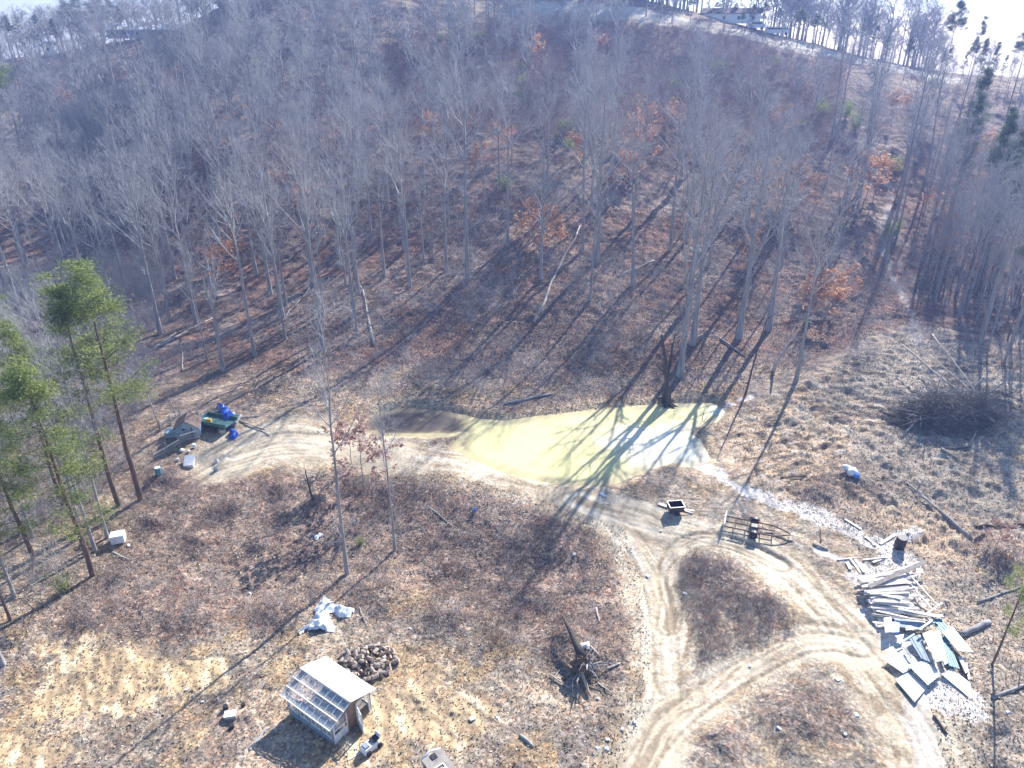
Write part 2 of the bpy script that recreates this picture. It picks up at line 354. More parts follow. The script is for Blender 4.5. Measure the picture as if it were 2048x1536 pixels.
# ---------------------------------------------------------------- ground sheet
def build_ground():
    ys = [-400, -250, -150, -90, -50, -25, -5, 8, 16]; y = 20.0
    while y < 276:
        ys.append(y); y += .125 + .00115*max(0, y - 27)
    while y < 950: ys.append(y); y += 2 + (y - 276)*.12
    ys = np.array(ys); uc = np.linspace(-1, 1, 620)
    side = 1 + np.cumsum(.006*1.13**np.arange(36)); u = np.concatenate([-side[::-1], uc, side])
    U, Yg = np.meshgrid(u, ys); X = U*(.62*np.clip(Yg, 15, 400) + 17); Y = Yg
    Z = land(X.ravel(), Y.ravel()).reshape(X.shape)
    nr, nc = X.shape; V = np.stack([X, Y, Z], -1).reshape(-1, 3)
    i = np.arange(nr*nc).reshape(nr, nc)
    F = np.stack([i[:-1, :-1], i[:-1, 1:], i[1:, 1:], i[1:, :-1]], -1).reshape(-1, 4)
    x = V[:, 0]; y = V[:, 1]
    col = np.zeros((len(x), 3)); spk = np.full(len(x), .8)
    def mixc(c, m):
        nonlocal col; m = np.clip(m, 0, 1)[:, None]; col = col*(1 - m) + np.array(c)*m
    n1 = fbm(x, y, 7, 4, 21); n2 = fbm(x, y, 2.2, 3, 33); n3 = fbm(x, y, 16, 3, 41); n4 = fbm(x, y, .7, 2, 51)
    col[:] = (.345, .285, .215)                                        # dry field
    mixc((.24, .20, .165), sst(.42, .62, n1)); mixc((.36, .26, .15), sst(.54, .70, n2)*.8); mixc((.20, .15, .12), sst(.56, .72, fbm(x, y, 4.0, 4, 91))*.75); mixc((.44, .35, .26), sst(.54, .70, fbm(x, y, 5.0, 4, 95))*.7)
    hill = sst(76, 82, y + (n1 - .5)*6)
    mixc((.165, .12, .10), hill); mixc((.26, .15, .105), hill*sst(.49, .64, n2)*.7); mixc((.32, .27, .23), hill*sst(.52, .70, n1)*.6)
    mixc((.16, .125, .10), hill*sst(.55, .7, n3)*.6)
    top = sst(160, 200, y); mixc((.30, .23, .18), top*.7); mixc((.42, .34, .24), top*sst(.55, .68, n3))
    left = sst(-20, -34, x)*sst(90, 60, y)*sst(40, 50, y); mixc((.24, .185, .14), left*.65)
    nm = (y > 18) & (y < 92); xn = x[nm]; yn = y[nm]
    def nz(a): o = np.zeros(len(x)); o[nm] = a; return o
    jit = (n2[nm] - .5)*2.2 + (n4[nm] - .5)*.8
    d = sdf(xn, yn, DISTURB); m = nz(sst(1.5, -1.5, d + jit*2)); mixc((.35, .30, .24), m*.9); spk = spk*(1 - .35*m)
    mixc((.47, .34, .22), m*sst(.40, .58, n1)*.85*sst(46, 30, x))
    cc = ground_base(1930, 1230); rr_ = np.hypot(x - cc[0], y - cc[1]); th = np.arctan2(y - cc[1], x - cc[0]); ck = vnoise(rr_, th*6, .32, 81)*.6 + vnoise(rr_, th*14, .75, 83)*.4
    churn = m*sst(1.0, .8, np.abs(y - 66)/14)*(.35 + .65*sst(.35, .6, n1)); mixc((.10, .085, .07), churn*sst(.56, .72, ck)*.85); mixc((.52, .47, .40), churn*sst(.42, .28, ck)*.7)
    d = sdf(xn, yn, BRIGHT); m = nz(sst(2, -2, d + jit*2)); mixc((.36, .31, .245), m*.7)
    for c, r in BRUSH:
        m = sst(1.1, .5, np.hypot(x - c[0], y - c[1])/r + (n2 - .5)*1.2); mixc((.22, .17, .14), m*.7); spk += m*.15
    for c, r in SOIL:
        m = sst(1.0, .65, np.hypot((x - c[0])*.8, y - c[1])/r + (n2 - .5)*1.6 + (n4 - .5)*.8); stk = vnoise(x*.8 + y*.45, y*.12 - x*.2, .35, 71); mixc((.56, .41, .24), m*(.6 + .4*sst(.35, .6, stk))); mixc((.72, .62, .44), m*sst(.66, .8, stk)*.8); mixc((.30, .22, .14), m*sst(.42, .28, stk)*.6); spk -= m*.42
    # scraped streaks in the bare soil
    m = nz(sst(2, -2, sdf(xn, yn, MAUVE) + jit*1.6)); mixc((.285, .21, .165), m*.65); mixc((.17, .12, .105), m*sst(.50, .66, n2)*.7)
    sdp = sdf(xn, yn, POND); m = nz(sst(2.6, .4, sdp + jit*.9)); 
    mixc((.50, .40, .26), m*sst(76, 73, y)*.8); mixc((.10, .08, .065), nz(sst(.5, .05, sdp))*.55)
    mixc((.13, .10, .085), nz(sst(.3, -.3, sdp)))
    rut = np.zeros(len(x))
    for k, (P, w) in ROADS.items():
        dd, al, sd = seg_dist(xn, yn, P)
        m = nz(sst(w*1.2, w*.45, dd + jit*.8)); br = .88 if k in ('south', 'east', 'dam', 'yard') else .6
        mixc((.62, .53, .385), m*br*(.8 + .2*n1)); spk = spk*(1 - m*.45)
        lane = dd*sd + (vnoise(al, al*0, 4.0, 31) - .5)*1.5 + (n4[nm] - .5)*.25; st = vnoise(lane, al*.06, .22, 17)*.6 + vnoise(lane, al*.12, .5, 19)*.4
        mixc((.33, .26, .175), nz(sst(.50, .64, st)*sst(w*1.35, w*.8, dd)*sst(.25, .5, vnoise(al, dd, 1.4, 37))*(.35 if k == 'yard' else .85))); mixc((.74, .68, .56), nz(sst(.48, .28, st)*sst(w, w*.5, dd)*.5*br))
        tr = np.exp(-((dd - .8)/.14)**2) 
        mixc((.26, .20, .13), nz(tr*(.35 + .45*(np.sin(al*9) > 0.1))*(k in ('loop', 'arc'))*.8 + tr*.25*vnoise(al, lane, 2.5, 5)))
    # old wheel tracks in the disturbed ground right of the pond
    for P in WTR:
        dd, al, sd = seg_dist(xn, yn, P); mixc((.16, .13, .10), nz(np.exp(-(dd/.16)**2)*sst(.3, .5, vnoise(al, dd*0, 1.6, 8))*.7)); 
    for P, w in SAND:
        dd, al, sd = seg_dist(x[nm | (y > 90)], y[nm | (y > 90)], P)
        t = np.zeros(len(x)); t[nm | (y > 90)] = sst(w*1.1, w*.7, dd + (n2[nm | (y > 90)] - .5)*2.2*min(w, 1.2) + (n4[nm | (y > 90)] - .5)*1.0)
        mixc((.66, .625, .58), t*(.82 if w != .7 else .4)); spk = spk*(1 - t*.2)
    ridge, _, _ = seg_dist(x, y, RIDGE_ROAD); mixc((.66, .60, .48), sst(6.5, 4.0, ridge + (n2 - .5)*5)*.9); spk = spk*(1 - sst(7.5, 5, ridge)*.7)
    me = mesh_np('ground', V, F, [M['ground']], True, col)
    at = me.attributes.new('Speck', 'FLOAT', 'POINT'); at.data.foreach_set('value', spk.astype(np.float32))
    o = bpy.data.objects.new('ground', me); link(o); tag(o, kind='structure')
WTR = [smooth(gpoly(p)) for p in [[(1450,960),(1520,920),(1600,860),(1700,830),(1810,800)],[(1470,985),(1550,930),(1640,880),(1740,845)],[(1500,990),(1600,920),(1700,870)],
      [(1290,905),(1360,960),(1420,990)],[(1220,985),(1330,1000),(1420,1005)],[(1260,1000),(1340,1018),(1430,1010)],
      [(850,1345),(930,1400),(1000,1450)],[(870,1335),(950,1385),(1010,1420)],[(780,1380),(860,1430),(920,1480)],[(1330,950),(1390,975),(1440,1000)]]]
RIDGE_ROAD = smooth(gpoly([(1030,42),(1110,24),(1200,20),(1340,40),(1500,74),(1717,118),(1880,156)]))
build_ground()

# ---------------------------------------------------------------- pond
def build_pond():
    P = POND; cx, cy = P.mean(0); c = []
    # triangulate a grid clipped to a slightly grown outline: water lies in a carved basin
    xs = np.arange(P[:, 0].min() - 1, P[:, 0].max() + 1, .3); ys = np.arange(P[:, 1].min() - 1, P[:, 1].max() + 1, .3)
    Xg, Yg = np.meshgrid(xs, ys); keep = sdf(Xg, Yg, P) < 1.4
    V = np.stack([Xg, Yg, np.full(Xg.shape, WATER_Z)], -1).reshape(-1, 3); nr, nc = Xg.shape; i = np.arange(nr*nc).reshape(nr, nc)
    q = keep[:-1, :-1] & keep[1:, :-1] & keep[:-1, 1:] & keep[1:, 1:]
    F = np.stack([i[:-1, :-1][q], i[:-1, 1:][q], i[1:, 1:][q], i[1:, :-1][q]], -1)
    used = np.unique(F); re = np.full(nr*nc, -1); re[used] = np.arange(len(used)); V = V[used]; F = re[F]
    x, y = V[:, 0], V[:, 1]; n = fbm(x, y, 5, 4, 77)
    col = np.zeros((len(V), 3)); col[:] = (.82, .73, .36)
    def mx(c, m):
        nonlocal col; m = np.clip(m, 0, 1)[:, None]; col = col*(1 - m) + np.array(c)*m
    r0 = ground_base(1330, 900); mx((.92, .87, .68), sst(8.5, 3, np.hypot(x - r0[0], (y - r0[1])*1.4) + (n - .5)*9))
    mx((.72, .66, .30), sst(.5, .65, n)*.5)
    l0 = ground_base(930, 850)[0]; mx((.10, .08, .075), sst(l0 + 1.0, l0 - 1.5, x + (n - .5)*3)*.97*sst(0, 1, (sdf(x, y, P) < -0.3) | (y > ground_base(850, 852)[1])))  # dark left end: hill shade painted into the water colour along with brown murk
    mx((.56, .47, .26), sst(.60, .74, fbm(x, y, 1.8, 4, 79))*.45); mx((.42, .34, .22), sst(1.0, .2, -sdf(x, y, P))*.55)
    e = ground_base(1435, 815); mx((.58, .66, .52), sst(1.6, .4, np.hypot(x - e[0], y - e[1])))
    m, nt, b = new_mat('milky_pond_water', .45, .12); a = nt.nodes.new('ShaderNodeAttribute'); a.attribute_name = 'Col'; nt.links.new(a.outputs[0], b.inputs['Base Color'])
    tc = nt.nodes.new('ShaderNodeTexCoord'); nn = nt.nodes.new('ShaderNodeTexNoise'); nn.inputs['Scale'].default_value = 3; nt.links.new(tc.outputs['Object'], nn.inputs['Vector'])
    bp = nt.nodes.new('ShaderNodeBump'); bp.inputs['Distance'].default_value = .006; nt.links.new(nn.outputs['Fac'], bp.inputs['Height']); nt.links.new(bp.outputs[0], b.inputs['Normal'])
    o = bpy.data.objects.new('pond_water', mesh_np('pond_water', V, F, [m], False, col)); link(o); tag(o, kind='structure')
build_pond()

# ---------------------------------------------------------------- branches
tr = np.random.default_rng(21)
def unit(v): return v/(np.linalg.norm(v, axis=-1, keepdims=True) + 1e-9)
def grow(S, D, Ln, k=4, wob=.12, up=.05, down=0.0):
    """n curved shoots of k points"""
    n = len(S); P = np.zeros((n, k, 3)); P[:, 0] = S; d = unit(D)
    for j in range(1, k):
        d = unit(d + tr.normal(0, wob, (n, 3)) + np.array([0, 0, up - down])); P[:, j] = P[:, j-1] + d*(Ln/(k-1))[:, None]
    return P
def child(P, rad, per, t0, t1, ang0, ang1, lf0, lf1, base_len, rf=.6):
    """shoots leaving the shoots P; returns starts, directions, lengths, radii"""
    n, k, _ = P.shape; m = n*per; idx = np.repeat(np.arange(n), per)
    t = tr.uniform(t0, t1, m)*(k-1); i = np.minimum(t.astype(int), k-2); f = (t - i)[:, None]
    S = P[idx, i]*(1-f) + P[idx, i+1]*f; A = unit(P[idx, i+1] - P[idx, i])
    rp = rad[idx, i]*(1-f[:, 0]) + rad[idx, i+1]*f[:, 0]
    rv = unit(np.cross(A, tr.normal(0, 1, (m, 3)))); a = np.radians(tr.uniform(ang0, ang1, m))[:, None]
    D = A*np.cos(a) + rv*np.sin(a); rel = (t/(k-1) - t0)/(t1 - t0 + 1e-6)
    Ln = base_len[idx]*tr.uniform(lf0, lf1, m)*(1 - .45*rel)
    return S, D, Ln, rp*rf
def tubes(P, rad, sides=3):
    n, k, _ = P.shape; T = np.zeros_like(P); T[:, 1:-1] = P[:, 2:] - P[:, :-2]; T[:, 0] = P[:, 1] - P[:, 0]; T[:, -1] = P[:, -1] - P[:, -2]; T = unit(T)
    ref = np.where(np.abs(T[..., 2:3]) > .9, np.array([1., 0, 0]), np.array([0, 0, 1.])); U = unit(np.cross(T, ref)); W = np.cross(T, U)
    a = 2*np.pi*np.arange(sides)/sides
    V = P[:, :, None] + (U[:, :, None]*np.cos(a)[:, None] + W[:, :, None]*np.sin(a)[:, None])*rad[:, :, None, None]
    i = np.arange(n*k*sides).reshape(n, k, sides); j = np.roll(i, -1, 2)
    F = np.stack([i[:, :-1], j[:, :-1], j[:, 1:], i[:, 1:]], -1).reshape(-1, 4)
    return V.reshape(-1, 3), F
def taper(r0, r1, k): t = np.linspace(0, 1, k); return r0[:, None]*(1-t) + r1[:, None]*t
def join(parts):
    V = []; F = []; n = 0
    for v, f in parts: V.append(v); F.append(f + n); n += len(v)
    return np.concatenate(V), np.concatenate(F)
def quads(C, size, flat=0.0, asp=.6):
    """one little leaf-shaped quad at each centre"""
    n = len(C); u = unit(tr.normal(0, 1, (n, 3))*np.array([1, 1, 1 - flat])); w = unit(np.cross(u, tr.normal(0, 1, (n, 3))*np.array([1 - flat, 1 - flat, 1]) + np.array([0, 0, flat*2])))
    s = (size*tr.uniform(.6, 1.35, n))[:, None]
    V = np.stack([C - u*s, C - w*s*asp*.5 + u*s*.1, C + u*s, C + w*s*asp*.5 + u*s*.1], 1).reshape(-1, 3)
    return V, np.arange(4*n).reshape(n, 4)

def bare_proto(H, r, clear=.5, limbs=20, lean=0.0, fork=None, spread=1.0, twigs=1.0, low=0, thick=1.0):
    """a leafless hardwood: (trunk V,F), (crown V,F)"""
    k = 9; t = np.linspace(0, 1, k); P = np.zeros((1, k, 3)); P[0, :, 2] = t*H
    P[0, :, 0] = lean*H*t**1.4 + np.cumsum(tr.normal(0, .012*H/ k**.5, k))*t; P[0, :, 1] = np.cumsum(tr.normal(0, .012*H/k**.5, k))*t
    P[0, 0, :] = (0, 0, -.4); rad = (r*(1 - .93*t**1.15))[None]; rad[0, 0] = r*1.45; rad = np.maximum(rad, .02)
    stems = [(P, rad)]
    if fork:
        for q in range(fork):
            i = 3 if q % 2 == 0 else 4; S = P[:, i]; D = np.array([[tr.normal(0, 1), tr.normal(0, 1), 0]]); D = unit(D)*.42 + np.array([[0, 0, 1.]])
            Q = grow(S, D, np.array([H*(1 - i/8.)*tr.uniform(.8, 1.0)]), k, .05, .10); rq = np.maximum(rad[:, i:i+1]*.8*(1 - .93*t[None]), .018); stems.append((Q, rq))
    tv = join([tubes(p, q, 8) for p, q in stems]); parts = []
    for p, q in stems:
        main = p is P; c0 = clear if main else .18
        S, D, Ln, rr = child(p, q, limbs if main else max(6, limbs//2), c0, .98, 30, 62, .9, 1.2, np.array([H*.30*spread]), .62)
        if main and low:
            S2, D2, L2, r2 = child(p, q, low, clear*.35, clear, 55, 95, .2, .6, np.array([H*.18]), .3); S = np.concatenate([S, S2]); D = np.concatenate([D, D2]); Ln = np.concatenate([Ln, L2]); rr = np.concatenate([rr, r2])
        rr = np.clip(rr, .015, .12)*thick; B1 = grow(S, D, Ln, 5, .10, .16); q1 = taper(rr, rr*.25, 5); parts.append(tubes(B1, q1, 4))
        S, D, Ln, rr = child(B1, q1, 5, .2, .97, 25, 60, .4, .75, Ln, .6); rr = np.clip(rr, .010, .05)*thick; B2 = grow(S, D, Ln, 4, .14, .10); q2 = taper(rr, rr*.35, 4); parts.append(tubes(B2, q2, 3))
        S, D, Ln, rr = child(B2, q2, int(5*twigs), .15, 1.0, 22, 60, .45, .8, Ln, .7); rr = np.clip(rr, .008, .022)*thick; B3 = grow(S, D, Ln, 3, .18, .06); q3 = taper(rr, rr*.5, 3); parts.append(tubes(B3, q3, 3))
        S, D, Ln, rr = child(B3, q3, 2, .2, 1.0, 20, 60, .5, .9, Ln, .8); rr = np.clip(rr, .007, .014)*thick; B4 = grow(S, D, Ln, 2, .1, .04); parts.append(tubes(B4, taper(rr, rr*.6, 2), 3))
    return tv, join(parts)
def pine_proto(H, r, crown=.45, width=2.6, tufts=90, need=38, dead=8, size=.16, cone=.5):
    k = 9; t = np.linspace(0, 1, k); P = np.zeros((1, k, 3)); P[0, :, 2] = t*H; P[0, :, 0] = np.cumsum(tr.normal(0, .05, k)); P[0, :, 1] = np.cumsum(tr.normal(0, .05, k)); P[0, 0, 2] = -.4
    rad = np.maximum(r*(1 - .92*t), .02)[None]; tv = [tubes(P, rad, 8)]
    n = tufts//3; tt = tr.uniform(1 - crown, .99, n); i = np.minimum((tt*8).astype(int), 7); f = (tt*8 - i)[:, None]; S = P[0, i]*(1-f) + P[0, i+1]*f
    az = tr.uniform(0, 2*np.pi, n); D = np.stack([np.cos(az), np.sin(az), tr.uniform(.05, .75, n)], -1)
    rel = (1 - tt)/crown; Ln = width*(np.clip(rel*1.6, .25, 1)*(1 - cone) + cone*np.minimum(1, rel + .2))*tr.uniform(.45, 1.25, n)
    B = grow(S, D, Ln, 4, .14, .03); rr = np.full(n, .045); q = taper(rr, rr*.35, 4)
    br = [tubes(B, q, 3)]
    if dead:
        S, D, Ln2, _ = child(P, rad, dead, min(.25, .6*(1 - crown)), 1 - crown, 70, 100, .04, .11, np.array([H]), 1); Bd = grow(S, D, Ln2, 4, .15, 0); br.append(tubes(Bd, taper(np.full(dead, .03), np.full(dead, .01), 4), 3))
    S, D, Ln2, _ = child(B, q, 3, .35, 1.0, 10, 60, .25, .5, Ln, 1); B2 = grow(S, D, Ln2, 3, .12, .06); br.append(tubes(B2, taper(np.full(len(S), .02), np.full(len(S), .01), 3), 3))
    tips = np.concatenate([B2[:, -1], B2[:, 1], B[:, -1]]); C = np.repeat(tips, need, 0) + tr.normal(0, 1, (len(tips)*need, 3))*np.array([.40, .40, .22])
    return join(tv), join(br), quads(C, np.full(len(C), size), .1, .5)
def leafy_proto(H, r, n=420, size=.17, spread=.5, fl=.5):
    """a small understorey tree that kept its dead leaves"""
    k = 6; t = np.linspace(0, 1, k); P = np.zeros((1, k, 3)); P[0, :, 2] = t*H; P[0, :, 0] = np.cumsum(tr.normal(0, .07, k)); P[0, 0, 2] = -.2; rad = np.maximum(r*(1 - .9*t), .012)[None]
    S, D, Ln, rr = child(P, rad, 16, .15, .98, 50, 85, .8, 1.2, np.array([H*spread]), .5); B = grow(S, D, Ln, 4, .12, .05); q = taper(np.full(len(S), .022), np.full(len(S), .008), 4)
    S, D, Ln, rr = child(B, q, 4, .2, 1, 25, 60, .4, .7, Ln, .7); B2 = grow(S, D, Ln, 3, .12, .02); q2 = taper(np.full(len(S), .010), np.full(len(S), .006), 3)
    pts = B2.reshape(-1, 3); C = pts[tr.integers(0, len(pts), n)] + tr.normal(0, .10, (n, 3))
    return tubes(P, rad, 6), join([tubes(B, q, 3), tubes(B2, q2, 3)]), quads(C, np.full(n, size), fl, .8)
def bush_proto(H=1.8, n=700, size=.12):
    az = tr.uniform(0, 6.28, 60); S = np.stack([np.cos(az)*.1, np.sin(az)*.1, np.zeros(60)], -1); D = np.stack([np.cos(az), np.sin(az), tr.uniform(.8, 3, 60)], -1)
    B = grow(S, D, tr.uniform(.5, 1, 60)*H, 4, .15, .1); pts = B[:, 1:].reshape(-1, 3); C = pts[tr.integers(0, len(pts), n)] + tr.normal(0, .12, (n, 3)); C[:, 2] = np.maximum(C[:, 2], .08)
    return tubes(B, taper(np.full(60, .015), np.full(60, .006), 4), 3), quads(C, np.full(n, size), 0, .5)

BARE = {'straight': [], 'forked': [], 'leaning': [], 'slender': []}
def add_bare(kind, *a, **k):
    t, c = bare_proto(*a, **k); BARE[kind].append((a[0], mesh_np('bare_trunk_%s' % kind, *t, [M['bark']], True), mesh_np('bare_crown_%s' % kind, *c, [M['twig']])))
for _ in range(3): add_bare('straight', 24, .29, .52, 19, 0.0, None, 1.0, .8, 4)
for _ in range(3): add_bare('forked', 23, .31, .42, 16, .02, 2, .95, .65, 3)
for _ in range(2): add_bare('leaning', 23, .27, .5, 18, .10, None, 1.0, .8, 3)
for _ in range(3): add_bare('slender', 17, .15, .45, 16, .02, None, .8, .8, 5)
BARE['open'] = []
for _ in range(2): add_bare('open', 23, .36, .45, 11, .02, 2, .9, .45, 3)
BARE['far'] = []
for q in range(4): add_bare('far', 20, .24, .4, 15, .02 + .03*(q % 2), 1 if q % 2 else None, .9, .45, 3, 2.2)
PINES = []
for a in [(26, .22, .56, 3.2, 180, 36, 28, .12, .35), (24, .20, .74, 2.7, 180, 36, 30, .12, .35), (27, .24, .36, 3.8, 160, 56, 16, .135, .2)]:
    t, b_, n_ = pine_proto(*a); PINES.append((a[0], mesh_np('pine_trunk', *t, [M['pine_bark']], True), mesh_np('pine_boughs', *b_, [M['pine_bark']]), mesh_np('pine_needles', *n_, [M['needle']]), mesh_np('pine_needles_dark', *n_, [M['needle_dark']])))
OAKS = []
for a in [(5.0, .05, 900), (6.5, .06, 1100), (4.0, .04, 700)]:
    t, b_, n_ = leafy_proto(*a); OAKS.append((a[0], mesh_np('sapling_trunk', *t, [M['bark']], True), mesh_np('sapling_branches', *b_, [M['twig_red']]), mesh_np('sapling_leaves', *n_, [M['oak_leaf']]), mesh_np('sapling_leaves_red', *n_, [M['red_leaf']])))
BUSH = []
for a in [(2.6, 900, .13), (1.8, 600, .12)]:
    b_, n_ = bush_proto(*a); BUSH.append((mesh_np('bush_stems', *b_, [M['bark']]), mesh_np('bush_foliage', *n_, [M['needle']])))
def obj_of(name, me, parent=None): o = bpy.data.objects.new(name, me); return link(o, parent)
placed = []
def too_close(x, y, d): return any((x - a)**2 + (y - b)**2 < d*d for a, b in placed)
PEND = []
def put_bare(x, y, z, Ht, kind, label, group, sc=1.0, thin=1.0, rz=None, which=None, final=False):
    if group != 'single hardwoods' and not final:
        placed.append((x, y)); PEND.append((Ht/math.hypot(math.hypot(x, y), H0 - z), (x, y, z, Ht, kind, label, group, sc))); return
    H, tm, cm = (BARE[kind][which] if which is not None else random.choice(BARE[kind])); s = Ht/H
    e = empty('bare_tree', (x, y, z), R(0, 6.28) if rz is None else rz); e.scale = (s*sc, s*sc, s)
    obj_of('trunk', tm, e); obj_of('crown', cm, e); tag(e, label, 'tree', group); placed.append((x, y)); return e
def put_pine(x, y, z, Ht, label, group, dark=False, sc=1.0, which=None, rz=None):
    H, tm, bm, nm, nd = PINES[which if which is not None else random.randrange(len(PINES))]; s = Ht/H
    e = empty('pine_tree', (x, y, z), R(0, 6.28) if rz is None else rz); e.scale = (s*sc, s*sc, s)
    obj_of('trunk', tm, e); c = obj_of('crown', bm, e); obj_of('needles', nd if dark else nm, c); tag(e, label, 'pine tree', group); placed.append((x, y)); return e
def put_oak(x, y, z, s, label, group, red=False):
    H, tm, bm, nm, nr_ = random.choice(OAKS); e = empty('leafy_sapling', (x, y, z), R(0, 6.28)); e.scale = (s*R(.85, 1.2), s*R(.85, 1.2), s)
    obj_of('trunk', tm, e); c = obj_of('crown', bm, e); obj_of('leaves', nr_ if red else nm, c); tag(e, label, 'sapling', group); return e
def put_bush(x, y, z, s, label, group):
    bm, nm = random.choice(BUSH); e = empty('evergreen_bush', (x, y, z), R(0, 6.28)); e.scale = (s, s, s*R(.9, 1.3)); obj_of('stems', bm, e); obj_of('foliage', nm, e); tag(e, label, 'bush', group); return e

# trees one can single out: base x, base y, top row, kind, label
KEY = [
 (694,1148,640,'slender',"tall thin grey tree with a broken top nearest the middle of the lower clearing"),
 (790,1100,770,'slender',"short thin grey tree just right of the tall broken-topped one in the lower clearing"),
 (447,742,470,'open',"pale double-stemmed tree behind the blue tarp and the small shed"),
 (510,712,330,'straight',"tall pale tree standing just right of the double-stemmed one above the shed"),
 (572,612,350,'straight',"pale straight tree at the lower left edge of the shaded slope"),
 (55,530,240,'forked',"dark forked tree by the bare orange ground at the left edge"),
 (190,1100,640,'slender',"slim pale tree with tangled white side branches by the white box on the left"),
 (215,1075,700,'slender',"second slim pale tree beside the white box, leaning against the pines"),
 (5,1330,900,'straight',"thick grey trunk cut by the left edge near the bottom corner"),
 (30,1195,820,'slender',"reddish slim tree at the left edge above the thick trunk"),
 (1360,752,290,'open',"big pale many-stemmed tree on the bank above the right end of the pond"),
 (1385,690,250,'open',"pale straight tree close behind the big many-stemmed one above the pond"),
 (1592,762,420,'straight',"pale leaning tree at the foot of the slope between pond and brush pile"),
 (1180,602,230,'slender',"slim pale tree standing low on the slope above the middle of the pond"),
 (1165,505,170,'leaning',"tall dark tree leaning right in the centre of the slope"),
 (1195,525,140,'forked',"tall forked tree next to the leaning one in the centre of the slope"),
 (1015,492,150,'straight',"tall grey tree on the slope straight above the left end of the pond"),
 (742,470,200,'straight',"grey tree at the upper left rim of the dark shaded slope"),
 (850,392,150,'straight',"straight dark tree above the long diagonal shadow on the slope"),
 (970,432,265,'slender',"short crooked dark tree in the middle of the slope"),
 (897,442,180,'slender',"slim grey tree left of the crooked dark one on the slope"),
 (1090,430,185,'leaning',"grey tree leaning right above the white fallen trunk"),
 (1340,500,160,'leaning',"grey leaning tree on the slope above the many-stemmed tree"),
 (1372,482,190,'straight',"grey straight tree right of the leaning one, upper slope above the pond"),
 (935,560,70,'straight',"very tall grey tree rising across the middle of the slope to the brushy clearing"),
 (620,525,230,'straight',"grey tree on the slope left of the dark shade"),
 (645,700,320,'straight',"tall grey tree rising behind the broken-topped one at the foot of the slope"),
 (1772,520,95,'straight',"very tall dark tree beside the pale gully on the right"),
 (1795,470,110,'slender',"dark leaning tree just right of the pale gully"),
 (1680,470,190,'slender',"slim grey tree on the slope left of the pale gully"),
 (1655,560,300,'forked',"grey forked tree low on the right slope"),
 (1490,620,330,'slender',"slim pale tree on the slope above the upper tip of the pond"),
 (1545,600,300,'slender',"slim pale tree right of the upper tip of the pond"),
 (350,560,250,'forked',"wide-crowned grey tree in the wood on the left, near the hollow"),
 (300,590,330,'straight',"grey straight tree in the wood behind the two green pines"),
 (415,720,500,'slender',"slim pale tree left of the double-stemmed tree above the shed"),
 (340,640,380,'straight',"pale tree at the edge of the wood left of the shaded slope"),
 (100,420,190,'straight',"pale upright tree beside the forked dark one on the left"),
]
for px, py, tp, kind, lab in KEY:
    p = G(px, py); h = top_z(p, tp) - p.z; h = min(max(h, 8), 31)
    put_bare(p.x, p.y, p.z, h, kind, lab, 'single hardwoods', (.85 if kind != 'slender' else .8)*(.75 if px > 1700 else 1))
PKEY = [
 (282,998,520,False,0,"tall green pine with two-tone crown nearest the small shed on the left",1.35),
 (236,1010,545,False,1,"green pine just left of the one nearest the small shed",1.3),
 (186,1152,700,False,1,"green pine by the white box, its crown half way down the left edge",1.4),
 (70,1130,800,False,1,"green pine crossing the left edge below the shed",1.5),
 (20,1240,860,False,1,"low green pine crown at the left edge beside the brush",.9),
 (60,820,540,False,0,"pale green pine behind the two pines on the left edge",.9),
 (8,1010,650,False,1,"tall green pine half cut by the left edge level with the shed",1.5),
 (128,1015,640,False,0,"green pine behind the white chest box, between the larger pines",1.3),
 (15,330,100,False,2,"yellow-green bushy pine high on the left edge below the ridge",2.0),
 (1985,1330,1040,False,1,"short green pine sapling at the right edge by the lumber",.8),
 (1905,400,120,True,1,"dark pine on the right slope left of the tallest pines",.9)]
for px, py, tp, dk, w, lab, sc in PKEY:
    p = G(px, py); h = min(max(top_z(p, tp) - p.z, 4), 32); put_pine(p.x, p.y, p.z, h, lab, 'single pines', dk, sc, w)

def zone_of(px, py):
    if px < 330 and py > 560: return 'in the wood along the left edge', 'trees along the left edge'
    if px < 450: return ('on the far left hillside below the ridge', 'trees on the far left hillside') if py < 330 else ('in the wood on the left of the slope', 'trees left of the slope')
    if px < 820: return ('high on the slope left of the brushy clearing', 'trees high left of the clearing') if py < 300 else ('on the shaded left part of the slope', 'trees on the shaded slope')
    if px < 1250: return ('around the brushy clearing high on the slope', 'trees round the high clearing') if py < 300 else ('on the slope above the pond', 'trees above the pond')
    if px < 1640: return ('high on the right half of the hill', 'trees high on the right half') if py < 300 else ('on the slope above the right end of the pond', 'trees above the pond end')
    return ('under the ridge road on the right', 'trees under the ridge road') if py < 300 else ('in the dark stand on the right edge', 'trees in the dark right stand')
ADJ = {'straight': 'tall straight tree', 'open': 'sparse open-crowned tree', 'forked': 'forked tree', 'leaning': 'leaning tree', 'slender': 'slim young tree'}
def fill(poly, n, kinds, mind, hr, tries=4000, sc=1.0):
    k = 0; P = np.array(poly, float); x0, y0 = P.min(0); x1, y1 = P.max(0)
    for _ in range(tries):
        if k >= n: break
        px, py = R(x0, x1), R(y0, y1)
        if not inside(np.array([px]), np.array([py]), P)[0]: continue
        p = G(px, py)
        if p.y > 236 or too_close(p.x, p.y, mind): continue
        kind = random.choice(kinds); where, grp = zone_of(px, py); size = 'pale' if R(0, 1) < .5 else 'grey'
        put_bare(p.x, p.y, p.z, R(*hr)*(.8 if kind == 'slender' else 1), kind, size + ' bare ' + ADJ[kind] + ' ' + where, grp, sc); k += 1
    return k
ALLK = ['straight', 'straight', 'forked', 'leaning', 'slender', 'slender']
